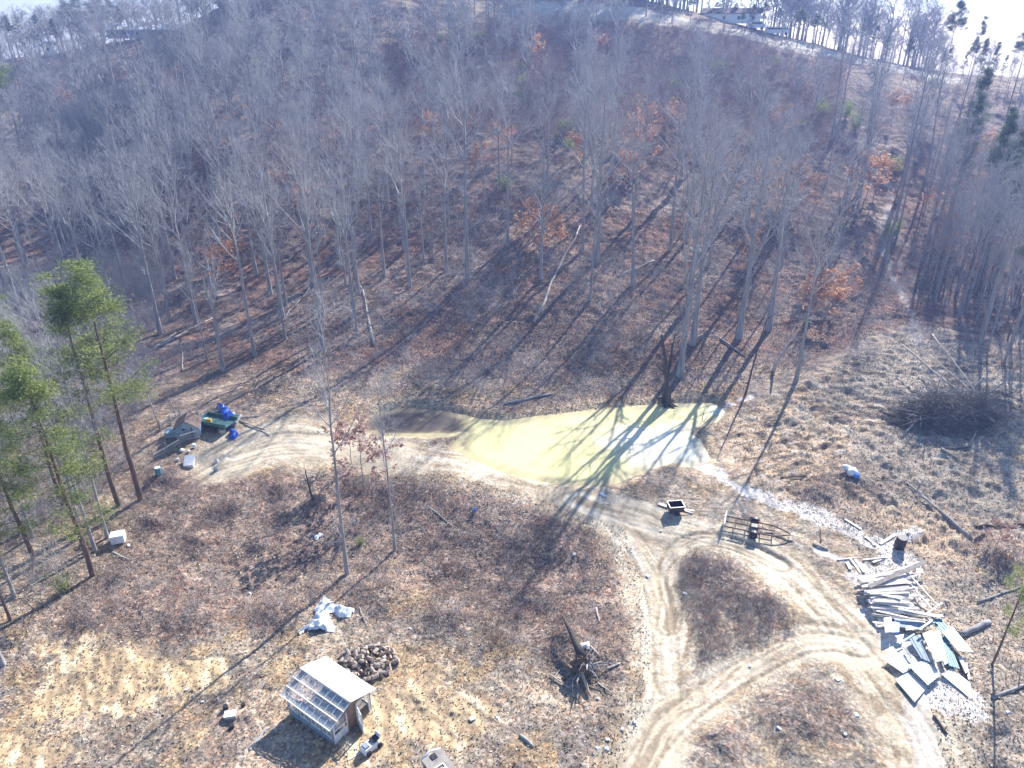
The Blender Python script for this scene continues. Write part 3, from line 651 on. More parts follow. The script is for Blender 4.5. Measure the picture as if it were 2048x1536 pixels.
fill([(0,380),(430,330),(480,600),(300,760),(260,640),(0,700)], 46, ALLK, 4.0, (19, 25))
fill([(0,150),(250,110),(600,60),(760,160),(800,330),(420,340),(0,390)], 78, ALLK, 6.0, (17, 24))
fill([(430,340),(800,330),(860,560),(700,640),(520,640)], 26, ALLK, 5.0, (18, 24))
fill([(800,340),(1250,300),(1640,340),(1640,520),(1250,600),(860,560)], 24, ALLK, 5.5, (17, 23))
fill([(1250,120),(1660,220),(1700,480),(1300,330)], 10, ['slender','slender','straight'], 5.5, (12, 17))
fill([(1640,250),(2050,330),(2050,480),(1700,500)], 22, ['slender','straight','leaning'], 4.0, (16, 22))
fill([(1840,480),(2050,460),(2060,760),(1990,740),(1900,640),(1850,620)], 54, ['slender','slender','straight'], 1.9, (16, 22), sc=.85)
fill([(1200,560),(1330,500),(1560,560),(1540,730),(1400,720),(1290,640)], 4, ['open'], 5.5, (21, 26))
fill([(520,560),(700,560),(720,680),(560,700)], 5, ['open','slender'], 5.0, (20, 25))
fill([(0,700),(240,760),(230,1000),(60,1160),(0,1160)], 16, ['slender','slender','leaning'], 2.8, (11, 16))
fill([(560,-10),(1000,-10),(1100,40),(900,120),(640,90)], 18, ['slender','straight','forked'], 5.5, (12, 17))

# trees along the crest: x, base row, distance, top row, pine?
def crest(px, base, Y, tp, pine, lab, grp, dark=True, sc=1.0, which=None):
    x, y, z = from_px(px, base, Y); z = hgt(x, y); h = min(max(top_z((x, y), tp) - z, 4), 34)
    if pine: put_pine(x, y, z, h, lab, grp, dark, sc, which)
    else: put_bare(x, y, z, h, random.choice(['straight', 'slender', 'forked']), lab, grp, sc)
for px, base, Y, tp, pine, sc in [(30,115,258,32,1,1.3),(52,118,255,28,1,1.4),(92,112,257,24,1,1.4),(118,105,255,38,1,1.1),(150,95,255,2,1,1.5),(172,95,252,-10,1,1.6),(205,88,252,-12,1,1.7),(232,84,254,-6,1,1.5),(250,80,255,14,1,1.2),(8,128,252,50,0,1),(75,118,256,44,0,1),(130,108,256,30,0,1)]:
    crest(px, base, Y, tp, pine, 'dark pine standing on the left part of the ridge against the sky' if pine else 'bare tree between the dark pines on the left part of the ridge', 'trees on the left ridge', True, sc)
for px, base, Y, tp in [(278,68,258,2),(262,75,258,20),(300,72,258,18),(345,60,246,-20),(362,55,244,-30),(392,48,240,-30),(410,40,238,-40),(430,35,238,-40),(318,66,262,16)]:
    crest(px, base, Y, tp, 0, 'bare tree on the ridge between the left pines and the hilltop', 'bare trees left of the hilltop', sc=.9)
crest(380, 52, 243, -40, 1, 'single brown-green pine on the ridge left of the hilltop', 'trees on the left ridge', True, .8)
for i in range(74):
    px = 1130 + i*10.4 + R(-8, 8); t = (px - 1130)/740; behind = i % 3 != 0
    base = 24 + t*104 + (-4 if behind else 14); Y = 234 - t*18 + (9 if behind else -9) + R(-2, 2); pine = (1380 < px < 1640 and i % 4 in (0, 1)) or i % 7 == 3
    tp = (-45 if px < 1420 else -12 + max(0, px - 1500)*.20) + R(-10, 40)
    crest(px, base, Y, tp, pine, ('dark pine on the far side of the pale ridge road' if behind else 'dark pine on the near side of the pale ridge road') if pine else ('bare tree on the far side of the pale ridge road' if behind else 'bare tree on the near side of the pale ridge road'), 'trees along the ridge road', True, R(1.3, 1.8))
for k, (px, base, Y, tp) in enumerate([(1875,205,185,-5),(1922,225,180,32),(2012,235,178,48),(2042,250,176,92),(1966,215,182,84),(1802,180,192,74),(1760,165,196,66),(1940,215,184,70)]):
    crest(px, base, Y, tp, 1, 'dark pine rising above the ridge at the upper right corner', 'pines at the upper right', True, [.8, .7, 1.0, .8, .7, .6, .7, .6][k], [2, 0, 2, 1, 0, 2, 0, 1][k])
for px in range(1860, 2050, 15):
    crest(px + R(-6, 6), 165, 195, 95 + R(-25, 30), R(0, 1) < .3, 'thin tree on the ridge behind the tall upper right pines', 'thin trees on the right ridge', True, .8)
for k, (px, py, tp) in enumerate([(1950,600,260),(2015,680,330),(2035,560,230),(1890,470,170),(1935,560,230),(1985,540,190),(2025,620,250),(2040,470,180),(1960,450,200)]):
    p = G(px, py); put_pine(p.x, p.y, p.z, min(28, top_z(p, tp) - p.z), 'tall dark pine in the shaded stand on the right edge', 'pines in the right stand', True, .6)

# saplings that kept orange or red leaves
OK = [(1530,400),(1560,430),(1500,520),(1545,360),(1640,640),(1665,610),(1625,600),(1690,580),(1285,290),(1290,330),(1275,360),(1250,370),(1340,240),(1350,260),(1090,480),(1110,500),(1060,470),(1730,390),(1745,410),(1880,520),(1895,480),(1920,430),(1850,440),(1780,260),(1560,260),(1960,340),(2030,330),(2040,370),(1990,420),
      (590,440),(455,560),(445,580),(605,350),(470,520),(1150,330),(860,280),(1610,420),(1590,395),(2010,560),(1970,520),(350,180),(260,175),(125,200),(1075,120),(1005,300),(960,330)]
for px, py in OK:
    p = G(px, py); put_oak(p.x, p.y, p.z, R(.8, 1.5), 'small orange-leaved sapling ' + zone_of(px, py)[0], 'orange-leaved saplings ' + zone_of(px, py)[0])
for px, py, s, lab in [(727,982,1.1,"pinkish-leaved small tree between the dirt yard and the thin trees"),(1990,1105,.6,"rust-brown leafy sapling at the right edge above the lumber"),(1195,140,1.6,"red-leaved sapling at the top of the brushy clearing"),(810,632,.6,"low red-leaved sapling in the dark shade of the slope"),(700,930,.9,"small red-leaved sapling behind the pinkish tree by the yard")]:
    p = G(px, py); put_oak(p.x, p.y, p.z, s, lab, 'red-leaved saplings', True)
for px, py in [(905,92),(935,100),(820,120),(830,130),(1045,145),(1030,195),(1045,215),(1045,180),(1440,145),(1420,150),(1710,260),(1640,240),(1500,290),(1240,210),(1270,215),(1130,270),(1350,180),(1690,240),(1135,300),(1790,345),(1785,470),(1570,230),(960,85),(880,85),(1600,265),(1010,380),(720,1090),(170,1090),(130,1185),(1550,140)]:
    p = G(px, py); low = py > 1000; put_bush(p.x, p.y, p.z, R(.5, .7) if low else R(.9, 1.5), 'small bright green bush ' + ('in the brown brush of the lower clearing' if low and px > 500 else zone_of(px, py)[0]), 'green bushes')
def scatter_px(n, poly, dens=None):
    """n ground points under a polygon drawn on the ground"""
    P = gpoly(poly); x0, y0 = P.min(0); x1, y1 = P.max(0); out = []; tot = 0
    while tot < n:
        x = rng.uniform(x0, x1, n*2); y = rng.uniform(y0, y1, n*2); k = inside(x, y, P)
        if dens is not None: k &= rng.random(n*2) < dens(x, y)
        out.append(np.stack([x[k], y[k]], -1)); tot += k.sum()
    return np.concatenate(out)[:n]
# the 300 largest in view are trees of their own, the far rest is one mass
PEND.sort(key=lambda q: -q[0]); NKEY = sum(o.name.startswith('bare_tree') for o in bpy.data.objects)
for _, a in PEND[:298 - NKEY]: put_bare(*a, final=True)
def far_mass(items):
    VT, FT, VC, FC_ = [], [], [], []; cache = {}
    def arr(me):
        if me.name not in cache:
            v = np.empty(len(me.vertices)*3, np.float32); me.vertices.foreach_get('co', v); f = np.empty(len(me.loops), np.int32); me.loops.foreach_get('vertex_index', f); cache[me.name] = (v.reshape(-1, 3), f.reshape(-1, 4))
        return cache[me.name]
    for _, (x, y, z, Ht, kind, lab, grp, sc) in items:
        H, tm, cm = random.choice(BARE['far']); s_ = Ht/H; a = R(0, 6.28); Rm = np.array([[math.cos(a), -math.sin(a), 0], [math.sin(a), math.cos(a), 0], [0, 0, 1]])
        for me, VV, FF in ((tm, VT, FT), (cm, VC, FC_)):
            v, f = arr(me); v = v.copy(); v[:, :2] *= s_*sc; v[:, 2] *= s_; v = v @ Rm.T + np.array([x, y, z]); n0 = sum(len(q) for q in VV); VV.append(v); FF.append(f + n0)
    V = np.concatenate(VT + VC); F1 = np.concatenate(FT); F2 = np.concatenate(FC_) + sum(len(q) for q in VT)
    me = mesh_np('distant_woods', V, np.concatenate([F1, F2]), [M['bark'], M['twig']], False, None, np.concatenate([np.zeros(len(F1)), np.ones(len(F2))]))
    o = bpy.data.objects.new('distant_woods', me); link(o); tag(o, kind='stuff')
back = []
for q in range(360):
    px = (R(560, 1420) if q % 3 else R(1420, 1900)) if q % 6 else R(0, 460); t = min(max((px - 1130)/740, -.3), 1); x, y, z = from_px(px, 20, (262 if px < 460 else 246 - t*18) + R(-3, 22)); back.append((0, (x, y, hgt(x, y), R(12, 19) if px > 460 else R(8, 14), 'far', '', '', R(1.0, 1.4))))
hp = scatter_px(150, [(0,420),(0,170),(300,100),(700,40),(1250,60),(1250,330),(800,330),(420,380)])
for x, y in hp:
    if not too_close(x, y, 2.5): back.append((0, (x, y, hgt(x, y), R(10, 19), 'far', '', '', R(.7, 1.0))))
far_mass(PEND[298 - NKEY:] + back)
print('bare', sum(o.name.startswith('bare_tree') for o in bpy.data.objects), 'pine', sum(o.name.startswith('pine_tree') for o in bpy.data.objects))

# ---------------------------------------------------------------- brush and litter nobody could count
def brush_mesh(XY, stems, hgt_r, rad, spread=.5, k=4, twig=0):
    n = len(XY)*stems; S = np.repeat(XY, stems, 0) + rng.normal(0, .22*spread, (n, 2)); Z = land(S[:, 0], S[:, 1]) - .05
    S = np.column_stack([S, Z]); D = np.column_stack([rng.normal(0, spread, (n, 2)), np.ones(n)]); Ln = rng.uniform(*hgt_r, n)
    B = grow(S, D, Ln, k, .22, -.05); parts = [tubes(B, taper(np.full(n, rad), np.full(n, rad*.4), k), 3)]
    if twig:
        S, D, L2, _ = child(B, taper(np.full(n, rad), np.full(n, rad*.4), k), twig, .3, 1, 25, 70, .4, .7, Ln, .6); B2 = grow(S, D, L2, 3, .2, 0); parts.append(tubes(B2, taper(np.full(len(S), rad*.6), np.full(len(S), rad*.4), 3), 3))
    return join(parts)
M['brush'] = noisy('dry_brush', [(.3,(.21,.14,.11)),(.55,(.35,.25,.20)),(.8,(.50,.40,.32))], .35, .9, detail=3)
M['brush_pale'] = noisy('pale_brush', [(.3,(.36,.33,.32)),(.7,(.60,.57,.55))], .3, .9, detail=3)
M['litter'] = leafy('leaf_litter', [(0,(.10,.07,.055)),(.45,(.26,.17,.13)),(.75,(.38,.26,.20)),(1,(.60,.52,.45))], .15)
M['straw'] = leafy('dead_grass_straw', [(0,(.12,.10,.08)),(.5,(.38,.33,.25)),(1,(.72,.67,.56))], .2)
def stuff(name, vf, mat): o = bpy.data.objects.new(name, mesh_np(name, *vf, [mat])); link(o); tag(o, kind='stuff'); return o
pts = []
for c, r in BRUSH:
    n = int(44*r*r/6); q = rng.normal(0, r*.62, (n, 2)) + c; q = q[fbm(q[:, 0], q[:, 1], 1.7, 3, 45) > .50]; pts.append(q)
FIELD = [(0,1560),(0,1180),(300,1010),(600,950),(900,960),(1250,1060),(1300,1200),(1300,1400),(1230,1560)]
pts.append(scatter_px(560, [(120,1240),(300,1000),(620,940),(900,960),(1210,1060),(1250,1330),(1000,1330),(760,1200),(560,1280),(330,1290)], lambda x, y: (fbm(x, y, 2.6, 3, 47) > .55)*1.0))
pts.append(scatter_px(260, [(1350,1110),(1440,1090),(1620,1210),(1600,1260),(1400,1330)], lambda x, y: (fbm(x, y, 2.0, 3, 49) > .5)*1.0)); pts = np.concatenate(pts)
ins = np.min([seg_dist(pts[:, 0], pts[:, 1], P)[0] - w*.8 for P, w in ROADS.values()], 0) > 0; pts = pts[ins]
h2 = len(pts)//2; stuff('dry_brush', brush_mesh(pts[::2], 9, (.35, 1.3), .011, 1.0, 4, 2), M['brush']); stuff('pale_dry_brush', brush_mesh(pts[1::2], 8, (.35, 1.1), .011, 1.1, 4, 2), M['brush_pale'])
HILLP = [(0,760),(0,300),(250,140),(600,40),(1100,20),(1450,90),(1750,180),(2048,260),(2048,740),(1850,700),(1600,770),(1400,780),(1000,800),(700,790),(520,760),(300,800)]
stuff('underbrush', brush_mesh(scatter_px(6500, HILLP, lambda x, y: (fbm(x, y, 9, 3, 61) > .48)*1.0), 7, (.8, 2.6), .013, .7, 4, 3), M['brush_pale'])
CLEAR = [(760,90),(1100,30),(1400,60),(1700,150),(1640,330),(1250,290),(820,280)]
stuff('regrowth_brush', brush_mesh(scatter_px(3600, CLEAR), 6, (1.4, 4.2), .016, .38, 4, 4), M['brush'])
stuff('left_understorey', brush_mesh(scatter_px(1500, [(0,560),(330,520),(300,780),(230,1000),(120,1190),(0,1180)], lambda x, y: (fbm(x, y, 6, 3, 63) > .45)*1.0), 6, (1.2, 3.8), .014, .6, 4, 4), M['brush_pale'])
# fallen leaves on the slope, straw and clods in the field
def chips(n, poly, size, lift, fl=.6):
    P = scatter_px(n, poly); z = land(P[:, 0], P[:, 1]) + rng.uniform(.0, lift, n); C = np.column_stack([P, z]); return quads(C, np.full(n, size), fl, .9)
stuff('fallen_leaves', chips(90000, [(480,800),(520,640),(900,420),(1250,400),(1700,480),(1850,640),(1450,800),(1000,830),(760,840)], .10, .10, .35), M['litter'])
FIELD = [(0,1560),(0,1180),(300,1010),(600,950),(900,960),(1250,1060),(1300,1200),(1300,1400),(1230,1560)]
stuff('dead_grass', chips(30000, FIELD, .085, .10, .2), M['straw'])
stuff('bark_litter', chips(32000, [(1420,840),(1600,770),(1850,650),(2060,720),(2060,1560),(1900,1560),(1830,1300),(1700,1080),(1500,980)], .085, .08, .3), M['straw'])

# ================================================================ things people left here
def paint(name, c, rough=.5, var=.15, scale=3.0, bump=0, spec=.4):
    c = np.array(c); return noisy(name, [(.3, tuple(c*(1-var))), (.7, tuple(np.minimum(c*(1+var), .92)))], scale, rough, bump=bump, spec=spec)
M['white'] = paint('white_paint', (.80,.80,.78), .6); M['white_pl'] = paint('white_plastic', (.82,.83,.84), .4, .06)
M['lumber'] = noisy('pale_sawn_lumber', [(.3,(.62,.56,.50)),(.7,(.84,.80,.74))], 1.2, .8, stretch=(.4,3,3))
M['lumber_old'] = noisy('grey_old_lumber', [(.3,(.22,.19,.17)),(.7,(.46,.42,.37))], 1.6, .85)
M['black'] = paint('black_plastic', (.03,.03,.04), .5); M['rubber'] = paint('tyre_rubber', (.035,.033,.035), .85)
M['steel'] = noisy('galvanised_steel', [(.3,(.42,.42,.43)),(.7,(.62,.62,.62))], 3, .45, metallic=.6)
M['frame'] = noisy('rusty_frame', [(.3,(.06,.035,.03)),(.7,(.20,.11,.08))], 3, .8)
M['ply'] = noisy('brown_plywood', [(.3,(.24,.15,.10)),(.7,(.36,.24,.16))], 2, .8)
M['blue_tarp'] = paint('blue_tarp', (.02,.09,.50), .35, .35); M['green_tarp'] = paint('green_tarp', (.07,.16,.145), .5, .3)
M['teal'] = paint('teal_paint', (.10,.30,.34), .5, .3); M['blue'] = paint('blue_paint', (.06,.22,.62), .5, .2); M['greyblue'] = paint('grey_blue_board', (.28,.35,.42), .7, .2)
M['coop'] = paint('grey_blue_siding', (.30,.42,.48), .7, .15); M['roof_brown'] = noisy('brown_roofing', [(.3,(.10,.07,.06)),(.7,(.20,.15,.13))], 3, .85)
M['yellow'] = paint('yellow_plastic', (.62,.42,.06), .5); M['cut'] = noisy('cut_wood_ends', [(.3,(.42,.30,.20)),(.7,(.66,.52,.38))], 4, .8)
M['sheet'] = paint('translucent_plastic_sheet', (.72,.78,.84), .3, .1); M['root_soil'] = noisy('root_soil', [(.3,(.08,.055,.042)),(.7,(.24,.175,.13))], 3, .95, bump=.08)
mg, nt, b = new_mat('greenhouse_glass', .08, .5); b.inputs['Base Color'].default_value = (.75, .85, .88, 1)
tb = nt.nodes.new('ShaderNodeBsdfTransparent'); mx_ = nt.nodes.new('ShaderNodeMixShader'); mx_.inputs[0].default_value = .24; nt.links.new(tb.outputs[0], mx_.inputs[1]); nt.links.new(b.outputs[0], mx_.inputs[2]); nt.links.new(mx_.outputs[0], nt.nodes['Material Output'].inputs[0]); M['glass'] = mg

def build_greenhouse():
    F = G(668,1490); Lc = G(578,1428); W0 = G(741,1434); u = (Lc - F); u.z = 0; Lg = u.length; u.normalize(); w = Vector((-u.y, u.x, 0)); 
    if w.dot(W0 - F) < 0: w = -w
    Wd = min(max((W0 - F).dot(w), 3.2), 3.9); z0 = min(hgt(F.x, F.y), hgt(Lc.x, Lc.y)) - .05
    # local frame: x along the length (from the near corner), y across; origin at the near corner
    e = empty('greenhouse', (F.x, F.y, z0)); flip = u.cross(w).z < 0
    Mx = Matrix(((u.x, w.x, 0, 0), (u.y, w.y, 0, 0), (0, 0, 1, 0), (0, 0, 0, 1)))
    def build(mb, name, mat, parent=None):
        o = mb.build(name, mat, parent or e); o.data.transform(Mx)
        if flip: o.data.flip_normals()
        return o
    EH, RH, oh = 1.95, 2.62, .22; hw = Wd/2; ang = math.atan2(RH - EH, hw)
    for i in range(5):                                        # posts of the long front wall and the back wall
        x = .06 + i*(Lg - .12)/4
        for y in (.06, Wd - .06): build(MB().box((x, y, EH/2), (.09, .09, EH)), 'post', M['lumber_old'])
    for y in (.035, Wd - .035): build(MB().box((Lg/2, y, .33), (Lg - .1, .05, .62)), 'lower_wall', M['greyblue'])
    for i in range(4):
        x0 = .12 + i*(Lg - .12)/4; x1 = x0 + (Lg - .12)/4 - .12; xm = (x0 + x1)/2; 
        for y in (.05, Wd - .05):
            m = MB()
            for zz in (.70, 1.82): m.box((xm, y, zz), (x1 - x0, .05, .07))
            for xx in (x0 + .03, xm, x1 - .03): m.box((xx, y + .003, 1.26), (.05, .045, 1.05))
            fr = build(m, 'window', M['white']); build(MB().box((xm, y - .004, 1.26), (x1 - x0 - .04, .008, 1.06)), 'pane', M['glass'], fr)
    def slope(y0, z0_, y1, z1, t): # slab between two edges
        return [(-oh, y0, z0_), (Lg + oh, y0, z0_), (Lg + oh, y1, z1), (-oh, y1, z1), (-oh, y0, z0_ + t), (Lg + oh, y0, z0_ + t), (Lg + oh, y1, z1 + t), (-oh, y1, z1 + t)]
    FC = [(0,3,2,1),(4,5,6,7),(0,1,5,4),(1,2,6,5),(2,3,7,6),(3,0,4,7)]
    k = (RH - EH)/hw; ye = -.28; 
    m = MB().add(slope(hw - .12, RH + .05 - .02, Wd + .3, EH - k*.3 + .05, .03), FC)
    for i in range(14):
        xx = -oh + .15 + i*(Lg + 2*oh - .3)/13; m.bar((xx, hw, RH + .095), (xx, Wd + .28, EH - k*.28 + .095), .05, .025)
    build(m, 'white_roof_panel', M['white_pl'])
    build(MB().add(slope(ye, EH + k*ye + .05, hw - .13, RH - k*.13 + .05, .012), FC), 'clear_roof_panel', M['glass'])
    for q in (0.0, .33, .66, 1.0):
        y = ye + q*(hw - .13 - ye); build(MB().box((Lg/2, y, EH + k*y + .10), (Lg + 2*oh, .06, .06), rx=0), 'purlin', M['lumber'])
    for i in range(9):
        xx = -oh + .05 + i*(Lg + 2*oh - .1)/8; build(MB().bar((xx, ye, EH + k*ye + .085), (xx, hw - .13, RH - k*.13 + .085), .045, .03), 'rafter', M['sheet'])
    # gable ends
    for x, s in ((.0, -1), (Lg, 1)):
        m = MB(); V = [(x, .05, EH), (x, Wd - .05, EH), (x, hw, RH), (x + s*.04, .05, EH), (x + s*.04, Wd - .05, EH), (x + s*.04, hw, RH)]
        build(m.add(V, [(0,1,2),(5,4,3),(0,3,4,1),(1,4,5,2),(2,5,3,0)]), 'gable', M['ply'])
    build(MB().box((.0, Wd*.46, 1.0), (.05, .95, 1.85)), 'plywood_wall', M['ply'])
    m = MB(); 
    for y in (.12, 1.15): m.box((-.01, y, 1.0), (.06, .08, 1.9))
    m.box((-.012, .64, 1.28), (.05, 1.0, .07)); m.box((-.013, .64, .5), (.05, 1.0, .9)); fr = build(m, 'window', M['white']); build(MB().box((-.02, .64, 1.6), (.008, .96, .56)), 'pane', M['glass'], fr)
    m = MB()
    for y in (Wd*.6 + .02, Wd - .2): m.box((-.015, y, 1.0), (.07, .08, 1.92))
    m.box((-.015, Wd*.8, 1.94), (.07, Wd*.38, .08)); build(m, 'door_frame', M['white'])
    # the door stands open, swung outward from the far jamb
    dm = MB(); D = Matrix.Translation((-.05, Wd*.6, 0)) @ Matrix.Rotation(math.radians(112), 4, 'Z')
    for y in (.04, .86): dm.box((0, y, 1.0), (.05, .09, 1.9), M=D)
    for zz in (.10, .95, 1.9): dm.box((.002, .45, zz), (.045, .80, .12), M=D)
    dm.box((.001, .45, .5), (.03, .8, .8), M=D)
    for q in range(3): dm.box((.001, .45, 1.17 + q*.24), (.03, .8, .035), M=D)
    for y in (.3, .6): dm.box((.0, y, 1.42), (.028, .035, .9), M=D)
    dr = build(dm, 'door', M['white']); build(MB().box((.02, .45, 1.42), (.008, .78, .9), M=D), 'pane', M['glass'], dr)
    # benches seen through the glass
    build(MB().box((Lg/2, .5, .72), (Lg - .5, .6, .04)).box((Lg/2, Wd - .5, .72), (Lg - .5, .6, .04)), 'bench', M['lumber_old'])
    tag(e, 'small gabled greenhouse of glass and white panels with its door open', 'greenhouse')
    return F, u, w, z0, Wd, Lg
GH = build_greenhouse()
def simple(name, mb, mats, label, cat, loc=None, rz=None, group=None, sm=False):
    o = mb.build(name, mats, None, sm, loc, rz); tag(o, label, cat, group); return o

# planks and poles round the greenhouse
def log_px(a, b, r, mat, name, label, cat, group=None, lift=0.0, lift2=None, branches=0, wob=.04, sides=8, tap=.6):
    A = G(*a); B = G(*b); A.z += r*.8 + lift; B.z += r*.8*tap + (lift if lift2 is None else lift2); n = 7; P = []; L = (B - A).length
    for i in range(n):
        t = i/(n-1); p = A.lerp(B, t); p += Vector((R(-1, 1), R(-1, 1), R(-.3, .5)))*wob*L*.3*(0 < i < n-1)
        gz = hgt(p.x, p.y) + r*.6
        if lift == 0 and lift2 is None: p.z = max(p.z, gz)
        P.append(p)
    m = MB().tube(P, [r*(1 - (1-tap)*i/(n-1)) for i in range(n)], sides); O = P[0].copy(); o = None
    for v in m.v: v -= np.array(O)
    if branches:
        e = empty(name, O); m.build('trunk', mat, e, True)
        for q in range(branches):
            i = random.randrange(2, n); s = P[i] - O; d = Vector((R(-1, 1), R(-1, 1), R(.15, 1))).normalized()*R(.6, 1.8) + (P[-1] - P[0]).normalized()*R(.3, 1)
            MB().tube([s, s + d*.5 + Vector((0, 0, R(-.05, .1))), s + d], [r*.4, r*.25, r*.1], 5).build('branch', mat, e)
        o = e
    else: o = m.build(name, mat, None, True, O)
    tag(o, label, cat, group); return o
for a, b, r, mat, lab, br, tp in [
 ((1068,645),(1160,455),.20,'dead',"long bleached fallen trunk lying up the middle of the slope",5,.5),
 ((748,690),(712,540),.17,'dead',"fallen pale trunk in the dark shade on the left of the slope",4,.5),
 ((1942,1078),(1812,968),.17,'bark',"long grey fallen trunk right of the white gravel, pointing at the brush",5,.5),
 ((1952,1055),(2060,1050),.15,'bark_dark',"dark log lying level at the right edge by the crossing pole",0,.7),
 ((1950,1082),(2002,1038),.10,'bark_dark',"short dark pole crossing the level log at the right edge",0,.6),
 ((1008,810),(1102,790),.16,'bark',"grey log on the bank above the left half of the pond",0,.8),
 ((1440,678),(1488,712),.14,'bark',"grey log on the slope right of the pond's upper tip",2,.7),
 ((1235,556),(1308,524),.14,'bark',"log lying across the slope above the pond",2,.6),
 ((318,694),(425,636),.14,'dead',"upper of two pale fallen logs left of the double-stemmed tree",2,.5),
 ((308,700),(352,668),.15,'dead',"shorter lower pale log left of the double-stemmed tree",0,.7),
 ((560,650),(622,574),.09,'bark',"slim fallen pole on the shaded slope edge",1,.5),
 ((365,742),(362,692),.10,'dead',"pale upright-lying branch between the pines and the double-stemmed tree",0,.6),
 ((1868,1430),(1893,1466),.10,'bark_dark',"short dark log on the white sand below the panels",0,.8),
 ((1985,1396),(2060,1368),.12,'bark',"grey log at the right edge below the panels",1,.7),
 ((1955,1206),(2055,1168),.09,'bark',"thin grey pole at the right edge level with the lumber stack",1,.6),
 ((1920,1272),(1978,1247),.20,'bark',"thick purplish-grey log just right of the panel heap",0,.95),
 ((1040,1472),(1066,1494),.12,'bark',"short log in the field between greenhouse and road",0,.8),
 ((1330,848),(1418,838),.12,'bark_dark',"dark waterlogged log across the pond's upper tip",2,.6),
 ((1192,1196+20),(1199,1246),.09,'dead',"short pale stick above the uprooted stump",0,.7),
 ((718,1215),(734,1255),.05,'dead',"thin pale branch right of the plastic sheeting",2,.5),
 ((1625,1090),(1656,1100),.09,'lumber_old',"short plank on the gravel right of the trailer",0,.9),
 ((1640,1060),(1642,1085),.05,'frame',"rusty iron bar stuck in the soil right of the trailer",0,.9),
 ((225,1105),(292,1135),.07,'dead',"pale fallen branch below the white box",5,.4),
 ((1880,905),(1915,918),.12,'dead',"pale broken log below the brush pile",0,.7),
 ((1560,960),(1610,955),.07,'bark_dark',"thin stick on the scraped ground left of the white bundle",0,.6),
 ((860,1030),(905,1065),.07,'dead',"pale branch in the rusty brush below the dirt yard",2,.5),
 ((480,842),(530,858),.07,'dead',"upper pale pole sticking out right of the blue tarp",0,.6),
 ((482,836),(520,832),.06,'dead',"shortest pale pole right of the blue tarp",0,.6),
 ((488,848),(540,868),.06,'dead',"lowest pale pole right of the blue tarp",0,.6),
 ((1740,1478-100),(1700,1010),.0,'dead',"",0,.6)]:
    if r > 0: log_px(a, b, r, M[mat], 'fallen_log', lab, 'log', None, branches=br, tap=tp)
# standing snags
def snag(px, py, tp, r, lean, lab, mat='bark_dark', roots=0, br=3, H=None):
    p = G(px, py); h = H or top_z(p, tp) - p.z; e = empty('dead_snag', p); n = 7; P = [Vector((lean*h*(i/6)**1.2 + R(-.06, .06), R(-.1, .1)*i/3, -.3 + (h + .3)*i/6)) for i in range(n)]
    MB().tube(P, [r*1.3] + [r*(1 - .55*i/6) for i in range(1, n)], 8).build('trunk', M[mat], e, True)
    for q in range(br):
        i = random.randrange(3, n); d = Vector((R(-1, 1), R(-1, 1), R(.1, .8))).normalized()*R(.5, 1.6); MB().tube([P[i], P[i] + d*.6, P[i] + d + Vector((0, 0, .15))], [r*.35, r*.22, r*.1], 5).build('branch', M[mat], e)
    for q in range(roots):
        a = R(0, 6.28); d = Vector((math.cos(a), math.sin(a), 0)); MB().tube([Vector((0, 0, .5)), d*.6 + Vector((0, 0, .15)), d*1.5 + Vector((0, 0, -.15))], [r*.6, r*.4, r*.15], 6).build('root', M[mat], e)
    tag(e, lab, 'dead tree'); return e
snag(1338,806,670,.34,-.18,"thick dark broken snag leaning left at the pond's edge",roots=6)
snag(1328,800,690,.26,.05,"thinner dark snag beside the thick broken one at the pond's edge",roots=3)
snag(1545,742,690,.22,.35,"bleached splintered stump at the foot of the slope",'dead',br=1)
snag(628,1010,940,.11,-.12,"short charred snag in the brush below the dirt yard",br=2)
snag(1490,790,640,.12,.12,"thin dark snag between pond tip and the pale leaning tree",br=5)
snag(715,560,505,.16,-.02,"broken pale stub at the top of the shaded slope",'dead',br=1)

